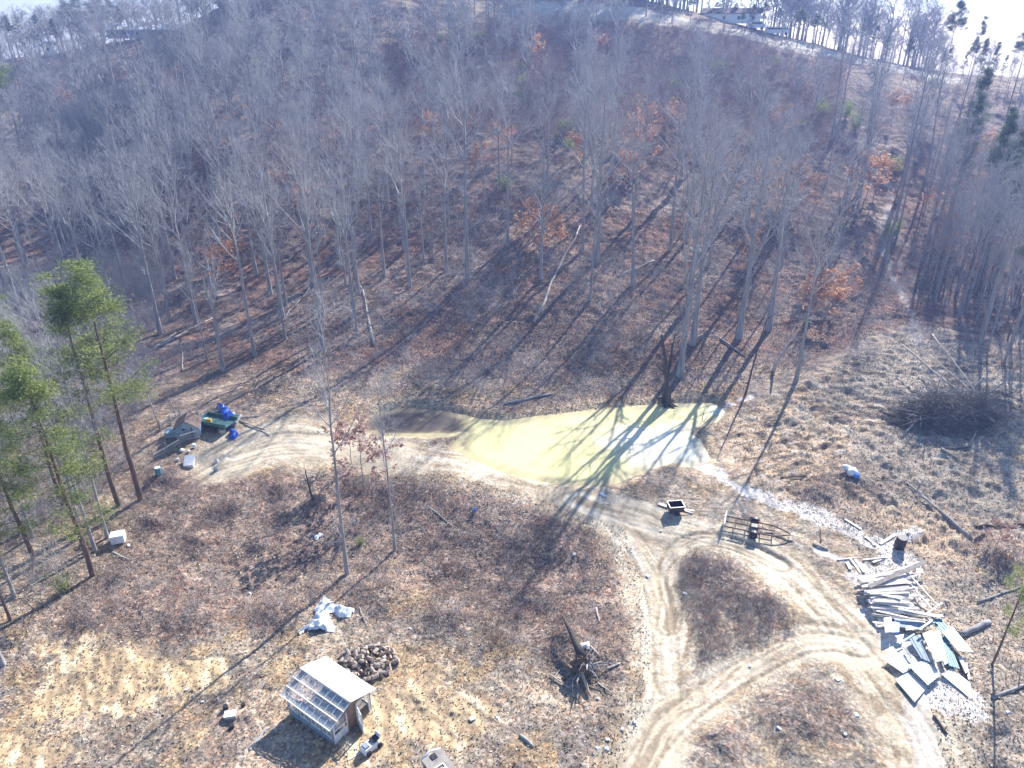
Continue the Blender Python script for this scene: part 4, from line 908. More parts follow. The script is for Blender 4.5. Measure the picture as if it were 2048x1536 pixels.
# uprooted stump
def stump():
    p = G(1165,1345); e = empty('uprooted_stump', p); A = G(1125,1262) - p; A.z += .9; C = Vector((0, .35, .8))
    MB().tube([A, A.lerp(C, .35) + Vector((0, 0, .08)), A.lerp(C, .7), C], [.10, .17, .24, .36], 9).build('trunk', M['bark_dark'], e, True)
    n = 20; V = []; F = []                                   # the root plate with its soil
    for i in range(9):
        th = math.pi*i/8
        for j in range(n):
            a = 2*math.pi*j/n; r = .85 + R(-.3, .3); V.append((math.sin(th)*math.cos(a)*.95*r, math.sin(th)*math.sin(a)*.7*r, math.cos(th)*.8*r + .35))
    for i in range(8):
        for j in range(n): F.append((i*n + j, i*n + (j+1) % n, (i+1)*n + (j+1) % n, (i+1)*n + j))
    MB().add(V, F).build('soil_ball', M['root_soil'], e, False)
    for q in range(26):
        a = R(-2.2, 1.4); d = Vector((math.cos(a), math.sin(a)*.8, R(-.2, 1.1))).normalized(); L = R(.5, 1.35); s = d*.5 + Vector((0, 0, .45)); m1 = s + d*L*.5 + Vector((R(-.35, .35), R(-.35, .35), R(-.2, .3))); rr = R(.03, .10)
        MB().tube([s, m1, m1 + d*L*.5 + Vector((R(-.4, .4), R(-.4, .4), R(-.5, .1)))], [rr, rr*.65, rr*.2], 5).build('root', M['bark' if q % 3 else 'dead'], e)
    tag(e, 'uprooted tree stump with its trunk, tangled roots and soil ball', 'stump')
    log_px((1158,1345),(1178,1392),.14,M['cut'],'fallen_log',"pale split log leaning down from the uprooted stump",'log',lift=.5,lift2=.05)
    for k, (a, b, r) in enumerate([((1100,1352),(1140,1380),.05),((1105,1362),(1122,1338),.05),((1195,1368),(1225,1390),.05),((1212,1345),(1240,1330),.09),((1172,1300),(1200,1326),.10)]):
        log_px(a, b, r, M['dead'], 'fallen_log', ["long thin pale stick in the shadow left of the stump","short pale stick crossing in the shadow left of the stump","thin pale stick right of the stump's foot","splintered branch at the right of the stump","bleached limb behind the stump"][k], 'branch', lift=.05)
stump()

# crumpled plastic sheeting
def crumple(name, outline, label, cat, mat, amp=.25, res=.13, seed=3, lift=.04):
    P = gpoly(outline); x0, y0 = P.min(0) - .2; x1, y1 = P.max(0) + .2; xs = np.arange(x0, x1, res); ys = np.arange(y0, y1, res); X, Y = np.meshgrid(xs, ys)
    d = sdf(X, Y, P) + (fbm(X, Y, .5, 2, seed) - .5)*.35; rid = 1 - np.abs(vnoise(X + Y*.4, Y, .55, seed)*2 - 1); rid2 = 1 - np.abs(vnoise(X, Y - X*.6, .3, seed + 5)*2 - 1)
    Z = land(X.ravel(), Y.ravel()).reshape(X.shape) + lift + amp*(rid**2*.9 + rid2**2*.45)*sst(.1, -.45, d)
    nr, nc = X.shape; i = np.arange(nr*nc).reshape(nr, nc); k = d < 0; q = k[:-1, :-1] & k[1:, :-1] & k[:-1, 1:] & k[1:, 1:]
    F = np.stack([i[:-1, :-1][q], i[:-1, 1:][q], i[1:, 1:][q], i[1:, :-1][q]], -1); V = np.stack([X, Y, Z], -1).reshape(-1, 3); used = np.unique(F); re = np.full(nr*nc, -1); re[used] = np.arange(len(used)); V = V[used]; c = V.mean(0)
    o = bpy.data.objects.new(name, mesh_np(name, V - c, re[F], [mat])); link(o); o.location = c; tag(o, label, cat); return o
crumple('plastic_sheet', [(648,1190),(660,1200),(672,1212),(690,1214),(710,1222),(708,1236),(680,1238),(664,1228),(662,1240),(672,1256),(668,1268),(630,1266),(612,1262),(600,1272),(596,1264),(625,1240),(630,1215)], 'large crumpled clear-white plastic sheeting on the grass above the greenhouse', 'plastic sheet', M['sheet'], .42)
crumple('plastic_sheet', [(622,1066),(634,1070),(646,1062),(648,1070),(636,1082),(626,1080)], 'small pale blue plastic scrap beside the tall broken-topped tree', 'plastic sheet', M['sheet'], .18, seed=8)
crumple('plastic_sheet', [(1156,1300),(1175,1300),(1184,1312),(1172,1316),(1160,1310)], 'white plastic scrap behind the uprooted stump', 'plastic sheet', M['white_pl'], .3, seed=9, lift=.25)
crumple('plastic_sheet', [(1150,1410),(1165,1418),(1185,1412),(1178,1422),(1158,1422)], 'white plastic scrap below the uprooted stump', 'plastic sheet', M['white_pl'], .15, seed=11)
crumple('plastic_sheet', [(1195,1000),(1205,997),(1215,1003),(1208,1008)], 'small bluish scrap on the dam at the near pond edge', 'plastic sheet', M['sheet'], .1, seed=12)

# firewood heap: every log by itself
me_logs = []; M['log_bark'] = noisy('firewood_bark', [(.3,(.22,.17,.14)),(.7,(.60,.52,.44))], 5, .9)
for k in range(5):
    L = R(.32, .52); r = R(.07, .15); m = MB().tube([(-L/2, 0, 0), (L/2, 0, 0)], [r, r*R(.85, 1.05)], 9)
    m.fm = [0]*9 + [1, 1]; me_logs.append(m.mesh('firewood_log', [M['bark_dark' if k % 2 else 'log_bark'], M['cut']]))
hc = G(736,1326); cols_ = []
for k in range(170):
    a = R(0, 6.28); q = math.sqrt(R(0, 1)); x = hc.x + q*1.9*math.cos(a)*1.05; y = hc.y + q*1.75*math.sin(a); z = hgt(x, y) + .14 + max(0, (1 - q*q))*R(0, .6)
    o = bpy.data.objects.new('firewood_log', me_logs[k % 5]); link(o); o.location = (x, y, z); o.rotation_euler = (R(-.3, .3), R(-.6, .6), R(0, 3.14))
    tag(o, 'dark split firewood log in the loose heap beside the greenhouse', 'firewood', 'firewood logs in the heap')

# brush pile on the right
def brush_pile():
    c = G(1893,838); n = 1500; a = rng.uniform(0, 6.28, n); q = np.sqrt(rng.random(n)); X = c.x + q*5.4*np.cos(a); Y = c.y + q*3.0*np.sin(a) + .5
    Z = land(X, Y) + (1 - q**1.4)*rng.uniform(0, 3.3, n); D = np.column_stack([rng.normal(0, 1, n), rng.normal(0, 1, n), rng.normal(.15, .3, n)])
    B = grow(np.column_stack([X, Y, Z]), D, rng.uniform(1.0, 3.0, n), 4, .2, -.03); r = taper(rng.uniform(.012, .05, n), np.full(n, .008), 4)
    S, D2, L2, rr = child(B, r, 4, .2, 1, 25, 70, .3, .6, np.full(n, 1.6), .6); B2 = grow(S, D2, L2, 3, .2, 0)
    stuff('brush_pile', join([tubes(B, r, 4), tubes(B2, taper(np.full(len(S), .012), np.full(len(S), .006), 3), 3)]), M['brush_dark'])
    n = 170; a = rng.uniform(0, 6.28, n); q = np.sqrt(rng.random(n))*.8; X = c.x + q*4.2*np.cos(a); Y = c.y + q*2.6*np.sin(a) + .5; Z = land(X, Y) + .4 + (1 - q)*rng.uniform(.5, 3.0, n); D = np.column_stack([-np.abs(rng.normal(.8, .6, n))*np.sign(rng.random(n) - .35), rng.normal(.3, .7, n), rng.normal(.2, .35, n)])
    B = grow(np.column_stack([X, Y, Z]), D, rng.uniform(2.0, 4.6, n), 5, .1, -.04); o = stuff('loose_branches', tubes(B, taper(rng.uniform(.03, .075, n), np.full(n, .015), 5), 5), M['bark'])
    for k, (a_, b_, r_, l1, l2, mt, lab) in enumerate([((1985,855),(1795,725),.13,.5,2.2,'dead','longest bleached pole across the brush pile'),((1965,830),(1852,715),.10,1.2,3.0,'dead','bleached pole rising highest from the brush pile'),((1945,815),(1850,742),.09,1.4,2.2,'dead','shorter bleached pole between the two long ones on the brush pile'),
        ((1912,858),(1908,828),.15,.2,1.0,'dead','thick pale stub at the front of the brush pile'),((1862,852),(1905,822),.11,.2,1.1,'bark','grey limb at the front left of the brush pile'),((1842,800),(1878,838),.07,1.2,.6,'dead','thin reddish pole on the left of the brush pile'),((1860,795),(1905,838),.06,1.6,.6,'dead','thin pole down the middle of the brush pile'),
        ((1765,830),(1830,852),.13,.1,.2,'bark_dark','dark curved limb lying left of the brush pile'),((1806,870),(1845,842),.10,.1,.8,'bark','dark root end below the left of the brush pile'),((1935,895),(1952,868),.09,.05,.4,'bark','small upright branch below the brush pile'),((1900,897),(1965,893),.09,.05,.1,'bark_dark','dark pole lying below the brush pile'),((1925,810),(1960,780),.16,.6,1.4,'bark','broad broken limb at the back right of the brush pile'),((1970,800),(2010,780),.10,.6,1.2,'bark','broken limb at the far right of the brush pile')]):
        log_px(a_, b_, r_, M[mt], 'brush_pile_pole', lab, 'pole', 'poles of the brush pile', lift=l1, lift2=l2, wob=.06)
M['brush_dark'] = noisy('brush_pile_wood', [(.3,(.10,.085,.075)),(.7,(.34,.30,.27))], .5, .9, detail=3)
brush_pile()

# lumber heap: every board by itself
def board_px(a, b, w, t, lift, lift2, mat, name, label, cat, group, roll=0.0):
    A = G(*a); B = G(*b); A.z += lift; B.z += lift2; d = B - A; c = (A + B)/2; q = d.to_track_quat('X', 'Z').to_matrix().to_4x4()
    o = MB().box((0, 0, 0), (d.length, w, t), rx=roll, M=q).build(name, mat, None); o.location = c; tag(o, label, cat, group); return o
for k in range(58):
    row = k/57; px = 1712 + row*42 + R(-4, 8); py = 1162 + row*92 + R(-3, 3); L = R(62, 112); sl = -.05 + row*.10 + R(-.17, .17)*(1 if R(0,1) < .7 else 2.5); h = .12 + .75*math.sin(math.pi*min(1, row + .12))*R(.35, 1)
    mt = M['lumber'] if R(0, 1) < .8 else M['lumber_old']
    board_px((px, py), (px + L, py + L*sl), R(.14, .30), R(.04, .09), h, h + R(-.12, .15), mt, 'lumber_board', 'weathered white board in the loose lumber heap beside the gravel', 'board', 'boards in the lumber heap', R(-.35, .35))
for k, (a, b, w, h) in enumerate([((1800,1158),(1862,1232),.12,.5),((1808,1155),(1872,1226),.10,.6),((1818,1182),(1836,1190),.1,.5),((1832,1198),(1850,1206),.1,.5),((1800,1243),(1880,1250),.25,.9),((1790,1238),(1872,1255),.2,1.0),((1850,1240),(1880,1218),.15,.6)]):
    board_px(a, b, w, .07, h, h, M['lumber'], 'lumber_board', ['left rail of the ladder-like frame leaning on the lumber heap','right rail of the ladder-like frame on the lumber heap','upper rung of the ladder-like frame on the lumber heap','lower rung of the ladder-like frame on the lumber heap','broad white beam between the lumber heap and the panels','slanting white beam above the blue panel','short white board at the right end of the lumber heap'][k], 'board', 'boards in the lumber heap')
for k, (a, b) in enumerate([((1675,1120),(1712,1118)),((1700,1120),(1720,1148)),((1708,1118),(1728,1146)),((1725,1122),(1770,1118)),((1745,1126),(1775,1116)),((1694,1126),(1700,1142)),((1790,1070),(1760,1088)),((1730,1075),(1752,1092)),((1690,1040),(1722,1060)),((1755,1160),(1780,1150))]):
    board_px(a, b, R(.12, .25), .05, .06, .10, M['lumber'], 'scrap_board', 'loose white scrap board on the pale gravel above the lumber heap', 'board', 'scrap boards on the gravel')
def panel(zq, lift, mat, label, ribs=0, name='roofing_sheet', t=.05, tilt=(0, 0, 0, 0)):
    pts = [G(1660 + x/4.8, 1100 + y/4.8) for x, y in zq]; zc = sum(p.z for p in pts)/4
    for p, l in zip(pts, tilt): p.z = zc + lift + l
    c = sum(pts, Vector())/4; pts = [p - c for p in pts]; nrm = (pts[2] - pts[0]).cross(pts[3] - pts[1]).normalized()
    if nrm.z < 0: nrm = -nrm
    cw = (pts[1] - pts[0]).cross(pts[2] - pts[1]).z < 0
    if cw: pts = pts[::-1]
    V = [tuple(p - nrm*t) for p in pts] + [tuple(p) for p in pts]; m = MB().add(V, [(0,3,2,1),(4,5,6,7),(0,1,5,4),(1,2,6,5),(2,3,7,6),(3,0,4,7)])
    for q in range(ribs):
        f = (q + .5)/ribs; a = pts[0].lerp(pts[1], f) + nrm*.014; b_ = pts[3].lerp(pts[2], f) + nrm*.014; m.bar(a, b_, .035, .03)
    o = m.build(name, mat, None); o.location = c; tag(o, label, 'panel', 'panels beside the gravel'); return o
panel([(500,1060),(690,960),(880,1095),(700,1195)], .25, M['white'], 'large white sheet at the left of the panel heap by the road', 7)
panel([(740,1135),(905,1090),(1050,1230),(930,1325)], .35, M['white'], 'white sheet in the front middle of the panel heap', 5)
panel([(630,1250),(745,1170),(925,1330),(812,1462)], .18, M['white'], 'lowest white panel of the heap, nearest the road', 0, t=.09)
panel([(1060,1210),(1165,1160),(1345,1300),(1325,1425)], .2, M['white_pl'], 'white panel at the lower right of the heap', 4)
panel([(860,885),(945,850),(1062,1130),(992,1150)], .75, M['white'], 'narrow pale door lying on top of the panel heap', 0, 'old_door', .08)
panel([(740,890),(850,855),(955,1120),(860,1080)], .45, M['greyblue'], 'grey-blue board under the pale door', 2)
panel([(962,850),(1032,838),(1112,1140),(1082,1160)], .55, M['white'], 'thin white strip right of the pale door', 0)
panel([(1045,885),(1100,855),(1232,1182),(1130,1150)], .4, M['teal'], 'dark teal sheet in the right of the panel heap', 4)
panel([(1050,862),(1150,812),(1352,1050),(1205,1040)], .7, M['white'], 'long white sheet along the right side of the heap', 3)
panel([(500,705),(572,695),(585,835),(515,842)], .55, M['white'], 'white end of the blue box at the top left of the heap', 5)
panel([(574,735),(655,740),(650,835),(590,838)], .5, M['blue'], 'bright blue panel at the top left of the heap', 0)
panel([(600,692),(892,742),(872,815),(625,775)], .45, M['greyblue'], 'long grey-blue shaded board at the top of the heap', 0)
panel([(710,780),(760,775),(830,805),(715,818)], .52, M['white'], 'small white wedge on the grey-blue board', 0)
panel([(955,745),(1032,708),(1122,820),(1058,862)], .6, M['teal'], 'teal slatted sheet at the top right of the heap', 3)
panel([(615,855),(700,840),(690,880),(640,885)], .35, M['white'], 'small white board under the blue panel', 0)
panel([(640,940),(790,850),(800,862),(655,955)], .55, M['teal'], 'thin green-edged strip left of the pale door', 0)
panel([(820,850),(945,765),(955,780),(835,865)], .95, M['white'], 'thin white batten above the pale door', 0)
panel([(1215,1060),(1250,1050),(1320,1200),(1290,1215)], .3, M['lumber'], 'narrow board at the right edge of the panel heap', 0)
panel([(700,990),(715,985),(775,1070),(760,1080)], .5, M['black'], 'thin black strip on the left white sheet', 0)
panel([(1270,1060),(1290,1050),(1345,1260),(1320,1265)], .25, M['lumber'], 'outermost narrow board right of the panel heap', 0)

# boat-trailer frame
def trailer():
    p = G(1507,1062); a = G(1463,1046); b_ = G(1580,1068); d = (b_ - a); rz = math.atan2(d.y, d.x); e = empty('flat_trailer', (p.x, p.y, p.z), rz)
    z = .52
    m = MB()
    for y in (-.75, .0, .75): m.box((-.35, y, z), (4.0, .07, .09))
    for x in (-2.35, -1.5, -.55, .65, 1.6): m.box((x, 0, z + .002), (.07, 1.6, .085))
    m.bar((1.6, -.75, z), (3.0, 0, z), .07, .09); m.bar((1.6, .75, z), (3.0, 0, z), .07, .09); m.build('frame', M['frame'], e)
    MB().box((-2.38, 0, z + .22), (.06, 1.9, .42)).build('tail_bar', M['steel'], e)
    MB().box((3.05, 0, z), (.25, .12, .12)).box((2.8, 0, z - .25), (.05, .05, .5)).build('hitch', M['steel'], e)
    MB().bar((0, -.95, .33), (0, .95, .33), .08).build('axle', M['frame'], e)
    for s in (-1, 1):
        Mw = Matrix.Rotation(math.pi/2, 4, 'X'); w = MB().lathe([(.20,-.11),(.30,-.115),(.345,-.07),(.355,0),(.345,.07),(.30,.115),(.20,.11)], (0, s*.98, .34), 20, M=Mw).build('wheel', M['rubber'], e, True)
        MB().lathe([(.03,-.05*s*-1),(.19,-.06),(.20,.0),(.19,.06),(.05,.08)], (0, s*1.01, .34), 16, M=Mw).build('rim', M['white'], w)
        V = []; F = []
        for i in range(9):
            t = math.pi*i/8; V += [(math.cos(t)*.46, s*.84, .42 + math.sin(t)*.38), (math.cos(t)*.46, s*1.14, .42 + math.sin(t)*.38), (math.cos(t)*.43, s*.84, .42 + math.sin(t)*.35), (math.cos(t)*.43, s*1.14, .42 + math.sin(t)*.35)]
        for i in range(8): k = 4*i; F += [(k, k+4, k+5, k+1), (k+2, k+3, k+7, k+6), (k, k+2, k+6, k+4), (k+1, k+5, k+7, k+3)]
        MB().add(V, F).build('fender', M['black'], e)
    MB().box((0, 0, .62), (.5, .5, .16)).build('winch_box', M['black'], e)
    tag(e, 'empty flat trailer frame with two wheels parked at the road fork', 'trailer')
trailer()
def cart():
    p = G(1350,1026); e = empty('black_tub_cart', p, .12)
    m = MB(); w, l, h, t = 1.25, .95, .55, .04
    m.box((0, 0, .28), (w, l, t)); m.box((0, -l/2, .28 + h/2), (w, t, h)); m.box((0, l/2, .28 + h/2), (w, t, h)); m.box((-w/2, 0, .28 + h/2), (t, l - t, h - .004)); m.box((w/2, 0, .28 + h/2), (t, l - t, h - .004)); m.build('tub', M['black'], e)
    MB().box((0, -l/2 - .02, .84), (w + .1, .06, .04)).box((0, l/2 + .02, .84), (w + .1, .06, .04)).box((-w/2 - .02, 0, .84), (.06, l - .02, .038)).box((w/2 + .02, 0, .84), (.06, l - .02, .038)).build('rim', M['steel'], e)
    for s in (-1, 1): MB().lathe([(.05,-.04),(.19,-.05),(.2,0),(.19,.05),(.05,.04)], (0, s*.56, .2), 14, M=Matrix.Rotation(math.pi/2, 4, 'X')).build('wheel', M['rubber'], e)
    MB().bar((w/2, -.1, .32), (w/2 + 1.0, -.25, .18), .05).build('drawbar', M['steel'], e)
    tag(e, 'small black garden cart with a square tub, left of the trailer', 'cart')
cart()
board_px((1316,1013),(1336,1018), .35, .05, .06, .06, M['lumber'], 'scrap_board', 'short pale plank left of the black cart', 'board', None)
board_px((1362,1022),(1384,1028), .1, .05, .06, .06, M['lumber'], 'scrap_board', 'narrow pale stick right of the black cart', 'board', None)

# dark barrel on the white gravel
def barrel(px, py, r, h, mat, label, tilt=0, lid=None, name='barrel', rz=0):
    p = G(px, py); e = empty(name, p, rz, tilt); MB().lathe([(r*.86,0),(r*.97,h*.06),(r,h*.3),(r*.98,h*.33),(r*1.02,h*.36),(r*1.02,h*.62),(r*.98,h*.65),(r,h*.68),(r*.95,h*.95),(r*.86,h)], (0,0,0), 18).build('body', mat, e, True)
    MB().lathe([(r*.9, h), (r*.9, h + .03), (r*.8, h + .035)], (0,0,0), 18).build('lid', lid or mat, e); tag(e, label, 'barrel'); return e
barrel(1797,1096,.42,1.15,M['black'],'dark barrel standing on the white gravel',.12)
barrel(320,957,.30,.75,M['teal'],'blue drum with a white top beside the pines',0,M['white_pl'])
barrel(445,864,.36,.5,M['steel'],'pale metal tub in front of the tarped trailer',.2)
barrel(468,838,.22,.6,M['white_pl'],'white bucket at the right of the blue tarp')
barrel(434,917,.18,.4,M['white_pl'],'upper white bucket at the left edge of the dirt yard',.8)
barrel(432,936,.20,.45,M['greyblue'],'grey bucket below the white one at the left edge of the dirt yard',.3)
barrel(389,894,.19,.4,M['white_pl'],'white pail in front of the rail fence by the shed')
barrel(357,923,.12,.3,M['white_pl'],'smallest white pail left of the tilted white box')
barrel(473,865,.18,.45,M['white_pl'],'white pail lying in front of the blue tarp',1.4)
barrel(950,1038,.16,.35,M['blue'],'small blue bucket in the rusty brush',.5)
barrel(1497,1496,.14,.3,M['white_pl'],'tiny white pail in the grass at the bottom between the roads',.7) if False else None

def box_thing(px, py, d, mat, lmat, label, name, rz=0, tilt=0, cat='box'):
    p = G(px, py); e = empty(name, p, rz, tilt); MB().box((0, 0, d[2]*.45), (d[0], d[1], d[2]*.9)).build('body', mat, e); MB().box((0, 0, d[2]*.95), (d[0]*1.04, d[1]*1.04, d[2]*.12)).build('lid', lmat, e)
    MB().bar((-d[0]*.4, -d[1]*.54, d[2]*.7), (d[0]*.4, -d[1]*.54, d[2]*.7), .03).build('handle', lmat, e); tag(e, label, cat); return e
box_thing(238,1082,(1.05,.85,.75),M['white_pl'],M['white_pl'],'white chest box beside the slim pale trees on the left','chest_box',.3)
box_thing(380,926,(.85,1.2,.55),M['white_pl'],M['white_pl'],'tilted white cooler in the brush below the shed','cooler',.2,.35)
box_thing(462,1434,(.7,.5,.35),M['lumber_old'],M['white_pl'],'small box with a pale lid in the grass left of the greenhouse','small_box',.2)
barrel(452,1418,.16,.3,M['rubber'],'dark pot above the small pale-lidded box',.1); barrel(487,1412,.14,.25,M['rubber'],'lone dark pot in the grass left of the greenhouse',.1); barrel(464,1454,.15,.22,M['rubber'],'dark pot below the small pale-lidded box',.1)
def bundle(px, py, parts, label, name='white_bundle'):
    p = G(px, py); e = empty(name, p)
    for (x, y, z, s, mt, nm) in parts:
        V = []; F = []; n = 10
        for i in range(7):
            th = math.pi*i/6
            for j in range(n):
                a = 2*math.pi*j/n; r = s*(1 + R(-.2, .2)); V.append((x + math.sin(th)*math.cos(a)*r, y + math.sin(th)*math.sin(a)*r, z + math.cos(th)*r*.7))
        for i in range(6):
            for j in range(n): F.append((i*n + j, i*n + (j+1) % n, (i+1)*n + (j+1) % n, (i+1)*n + j))
        MB().add(V, F).build(nm, M[mt], e, True)
    tag(e, label, 'bag')
bundle(1701,958,[(0,-.1,.35,.55,'white_pl','bag'),(-.25,.65,.35,.42,'sheet','bag'),(.1,-.6,.3,.35,'blue','bag')],'white and blue bags heaped on the brown mound')
bundle(364,903,[(0,0,.15,.24,'white_pl','bag'),(.7,-.1,.12,.18,'white_pl','bag')],'white rag and scraps in the brush below the shed','rag_bundle')

# appliance shell beside the greenhouse
def shell():
    p = G(744,1496); e = empty('ride_on_toy_car', p, math.radians(48)); t = .05
    MB().box((-.15, 0, .33), (1.05, .62, .36), taper=.86).build('body', M['white_pl'], e)
    MB().box((-.42, 0, .56), (.34, .44, .14), taper=.8).build('hood', M['greyblue'], e)
    MB().box((.25, 0, .58), (.42, .40, .12)).build('seat', M['black'], e); MB().box((.5, 0, .74), (.08, .42, .34), ry=.2).build('backrest', M['white_pl'], e)
    MB().bar((-.05, -.12, .72), (-.05, .12, .72), .05).bar((-.18, 0, .58), (-.05, 0, .72), .04).build('steering_wheel', M['black'], e)
    for x in (-.45, .35):
        for s in (-1, 1): MB().lathe([(.04,-.06),(.16,-.07),(.18,0),(.16,.07),(.04,.06)], (x, s*.34, .18), 12, M=Matrix.Rotation(math.pi/2, 4, 'X')).build('wheel', M['rubber'], e)
    tag(e, 'small white and black ride-on toy by the open greenhouse door', 'ride-on toy')
shell()
# flat-topped grey body cut by the bottom edge
def grey_body():
    p = G(900,1578); e = empty('grey_trailer_body', p, math.radians(-52)); L, W_, h = 4.2, 1.3, .9
    MB().box((.2, 0, h), (L, W_, .07)).build('top', M['lumber_old'], e); MB().box((.2, W_/2 - .03, h/2 + .08), (L - .02, .05, h - .2)).build('side_wall', M['greyblue'], e); MB().box((-L/2 + .24, 0, h/2 + .08), (.05, W_ - .1, h - .2)).build('end_wall', M['sheet'], e)
    for x in (-1.7, .2, 2.1):
        for y in (-W_/2 + .08, W_/2 - .1): MB().box((x, y, h/2 - .02), (.08, .08, h - .04)).build('post', M['lumber_old'], e)
    MB().box((-L/2 + .45, .02, h + .06), (.34, .34, .05)).build('hatch', M['black'], e)
    m = MB()
    for i in range(6): m.box((-.95 + i*.3, -.25, h + .10), (.07, .95, .03))
    for y in (-.7, -.25, .2): m.box((-.2, y, h + .075), (1.6, .07, .03))
    m.build('slatted_panel', M['white'], e); MB().tube([(-L/2 + .2, -W_/2, h), (-L/2 + .02, 0, h + .03), (-L/2 + .2, W_/2, h)], .06, 8).build('rounded_edge', M['sheet'], e, True)
    tag(e, 'grey flat-topped body with a black hatch and white slats at the bottom edge', 'trailer body')
grey_body()

# coop, rail fence and tarped trailer by the pines
def coop():
    p = G(380,868); e = empty('small_shed', p, math.radians(12)); W_, D_, h, r = 2.2, 2.3, 1.35, 2.15
    MB().box((0, .9, h/2 - .1), (W_, .06, h + .2)).box((-W_/2, 0, h/2 - .1), (.05, 1.74, h + .2)).box((W_/2, 0, h/2 - .1), (.05, 1.74, h + .2)).build('wall', M['coop'], e)
    V = [(-W_/2 - .02, -.93, -.2), (W_/2 + .02, -.93, -.2), (W_/2 + .02, -.93, h), (0, -.93, r - .06), (-W_/2 - .02, -.93, h)]; V2 = [(x, y + .05, z) for x, y, z in V]
    MB().add(V + V2, [(0,1,2,3,4),(9,8,7,6,5)] + [(i, (i+5), (i+1) % 5 + 5, (i+1) % 5) for i in range(5)]).build('front_wall', M['coop'], e)
    MB().box((.18, -.965, .62), (.5, .03, 1.25)).build('door', M['greyblue'], e); MB().box((.48, -.97, .64), (.07, .035, 1.3)).build('door_gap', M['black'], e)
    MB().box((-.28, -.97, 1.15), (.22, .03, .18)).build('window', M['black'], e)
    k = (r - h)/(W_/2)
    for s in (-1, 1):
        m = MB(); xs = (s*(W_/2 + .18), 0); z = (h - k*.18, r); V = [(xs[0], -1.2, z[0]), (xs[0], 1.1, z[0]), (0, 1.1, z[1]), (0, -1.2, z[1])]; V += [(x, y, zz + .05) for x, y, zz in V]; m.add(V, [(0,3,2,1),(4,5,6,7),(0,1,5,4),(1,2,6,5),(2,3,7,6),(3,0,4,7)] if s > 0 else [(0,1,2,3),(7,6,5,4),(4,5,1,0),(5,6,2,1),(6,7,3,2),(7,4,0,3)])
        m.build('roof', M['roof_brown'], e)
    MB().box((-1.75, .1, .35), (1.1, 1.0, .55)).box((-1.75, .1, .66), (1.2, 1.1, .05), ry=-.12).build('nest_box', M['coop'], e)
    tag(e, 'small grey-blue gabled shed with a brown roof by the pines', 'shed')
coop()
def fence(a, b, posts, rails, label, z0=.25, dz=.32, mat='lumber_old', ph=1.15):
    A = G(*a); B = G(*b); e = empty('rail_fence', A); d = B - A; d0 = Vector((d.x, d.y, 0))
    for i in range(posts):
        q = d*(i/(posts-1)); q.z = hgt(A.x + q.x, A.y + q.y) - A.z; MB().tube([q + Vector((0, 0, -.3)), q + Vector((0, 0, ph))], [.06, .05], 7).build('post', M[mat], e)
    for k in range(rails): MB().bar(Vector((0, 0, z0 + k*dz)), d + Vector((0, 0, z0 + k*dz)), .05, .14).build('rail', M['lumber' if k == rails - 1 else mat], e)
    tag(e, label, 'fence')
fence((362,888),(402,874),2,3,'short rail fence directly in front of the small shed'); fence((308,920),(360,890),3,2,'low rail fence running left from the small shed'); fence((322,862),(362,838),3,3,'rail fence behind the left side of the small shed'); fence((398,842),(440,830),3,2,'rail fence between the small shed and the green tarp')
for (px, py, tp, lab) in [(320,860,788,'tall thin post behind the shed, leftmost of two'),(352,836,795,'tall thin post behind the shed, second from the left'),(432,828,808,'short leaning pale stake behind the green tarp')]:
    p = G(px, py); h = top_z(p, tp) - p.z; simple('wooden_post', MB().tube([(0,0,-.3),(-.12*h*.3,0,h*.5),(-.1*h,0,h)], [.07,.06,.045], 7), M['dead'], lab, 'post', p, 0, None, True)
def tarped():
    p = G(428,858); e = empty('junk_trailer', p, math.radians(-18)); MB().box((0, .6, .55), (3.6, 1.9, .10)).build('deck', M['green_tarp'], e)
    for s in (-1, 1): MB().box((0, .6 + s*.95, .75), (3.6, .06, .35)).build('side_board', M['green_tarp'], e)
    MB().box((-1.8, .6, .75), (.06, 1.84, .34)).build('end_board', M['teal'], e)
    for s in (-1, 1): MB().lathe([(.1,-.09),(.28,-.1),(.32,0),(.28,.1),(.1,.09)], (.3, .6 + s*1.08, .3), 14, M=Matrix.Rotation(math.pi/2, 4, 'X')).build('wheel', M['rubber'], e)
    tag(e, 'low green-sided trailer loaded with junk beside the small shed', 'trailer'); z = p.z + .62
    m = MB().box((0, 0, .18), (.55, .4, .36), taper=.8); o = m.build('yellow_crate', M['yellow'], None); o.location = p + Vector((-.5, .35, .62)); tag(o, 'yellow crate on the green trailer', 'crate')
    o = MB().box((0, 0, .12), (.6, .35, .24), rz=.4, taper=.7).build('white_sack', M['white_pl'], None); o.location = p + Vector((-.95, .7, .62)); tag(o, 'white sack beside the yellow crate on the green trailer', 'sack')
    q = G(462,852); e2 = empty('lumber_crate', q, -.1)
    for i in range(5): MB().box((0, .1 + i*.28, .42 + i*.05), (1.1, .20, .08)).build('slat', M['teal'], e2)
    for i in range(5): MB().box((.62, .1 + i*.28, .44 + i*.05), (.16, .16, .12)).build('block', M['lumber'], e2)
    MB().box((0, .6, .18), (1.0, 1.3, .36)).build('base', M['lumber_old'], e2); tag(e2, 'teal slatted rack with pale block ends right of the blue tarp', 'rack')
tarped()
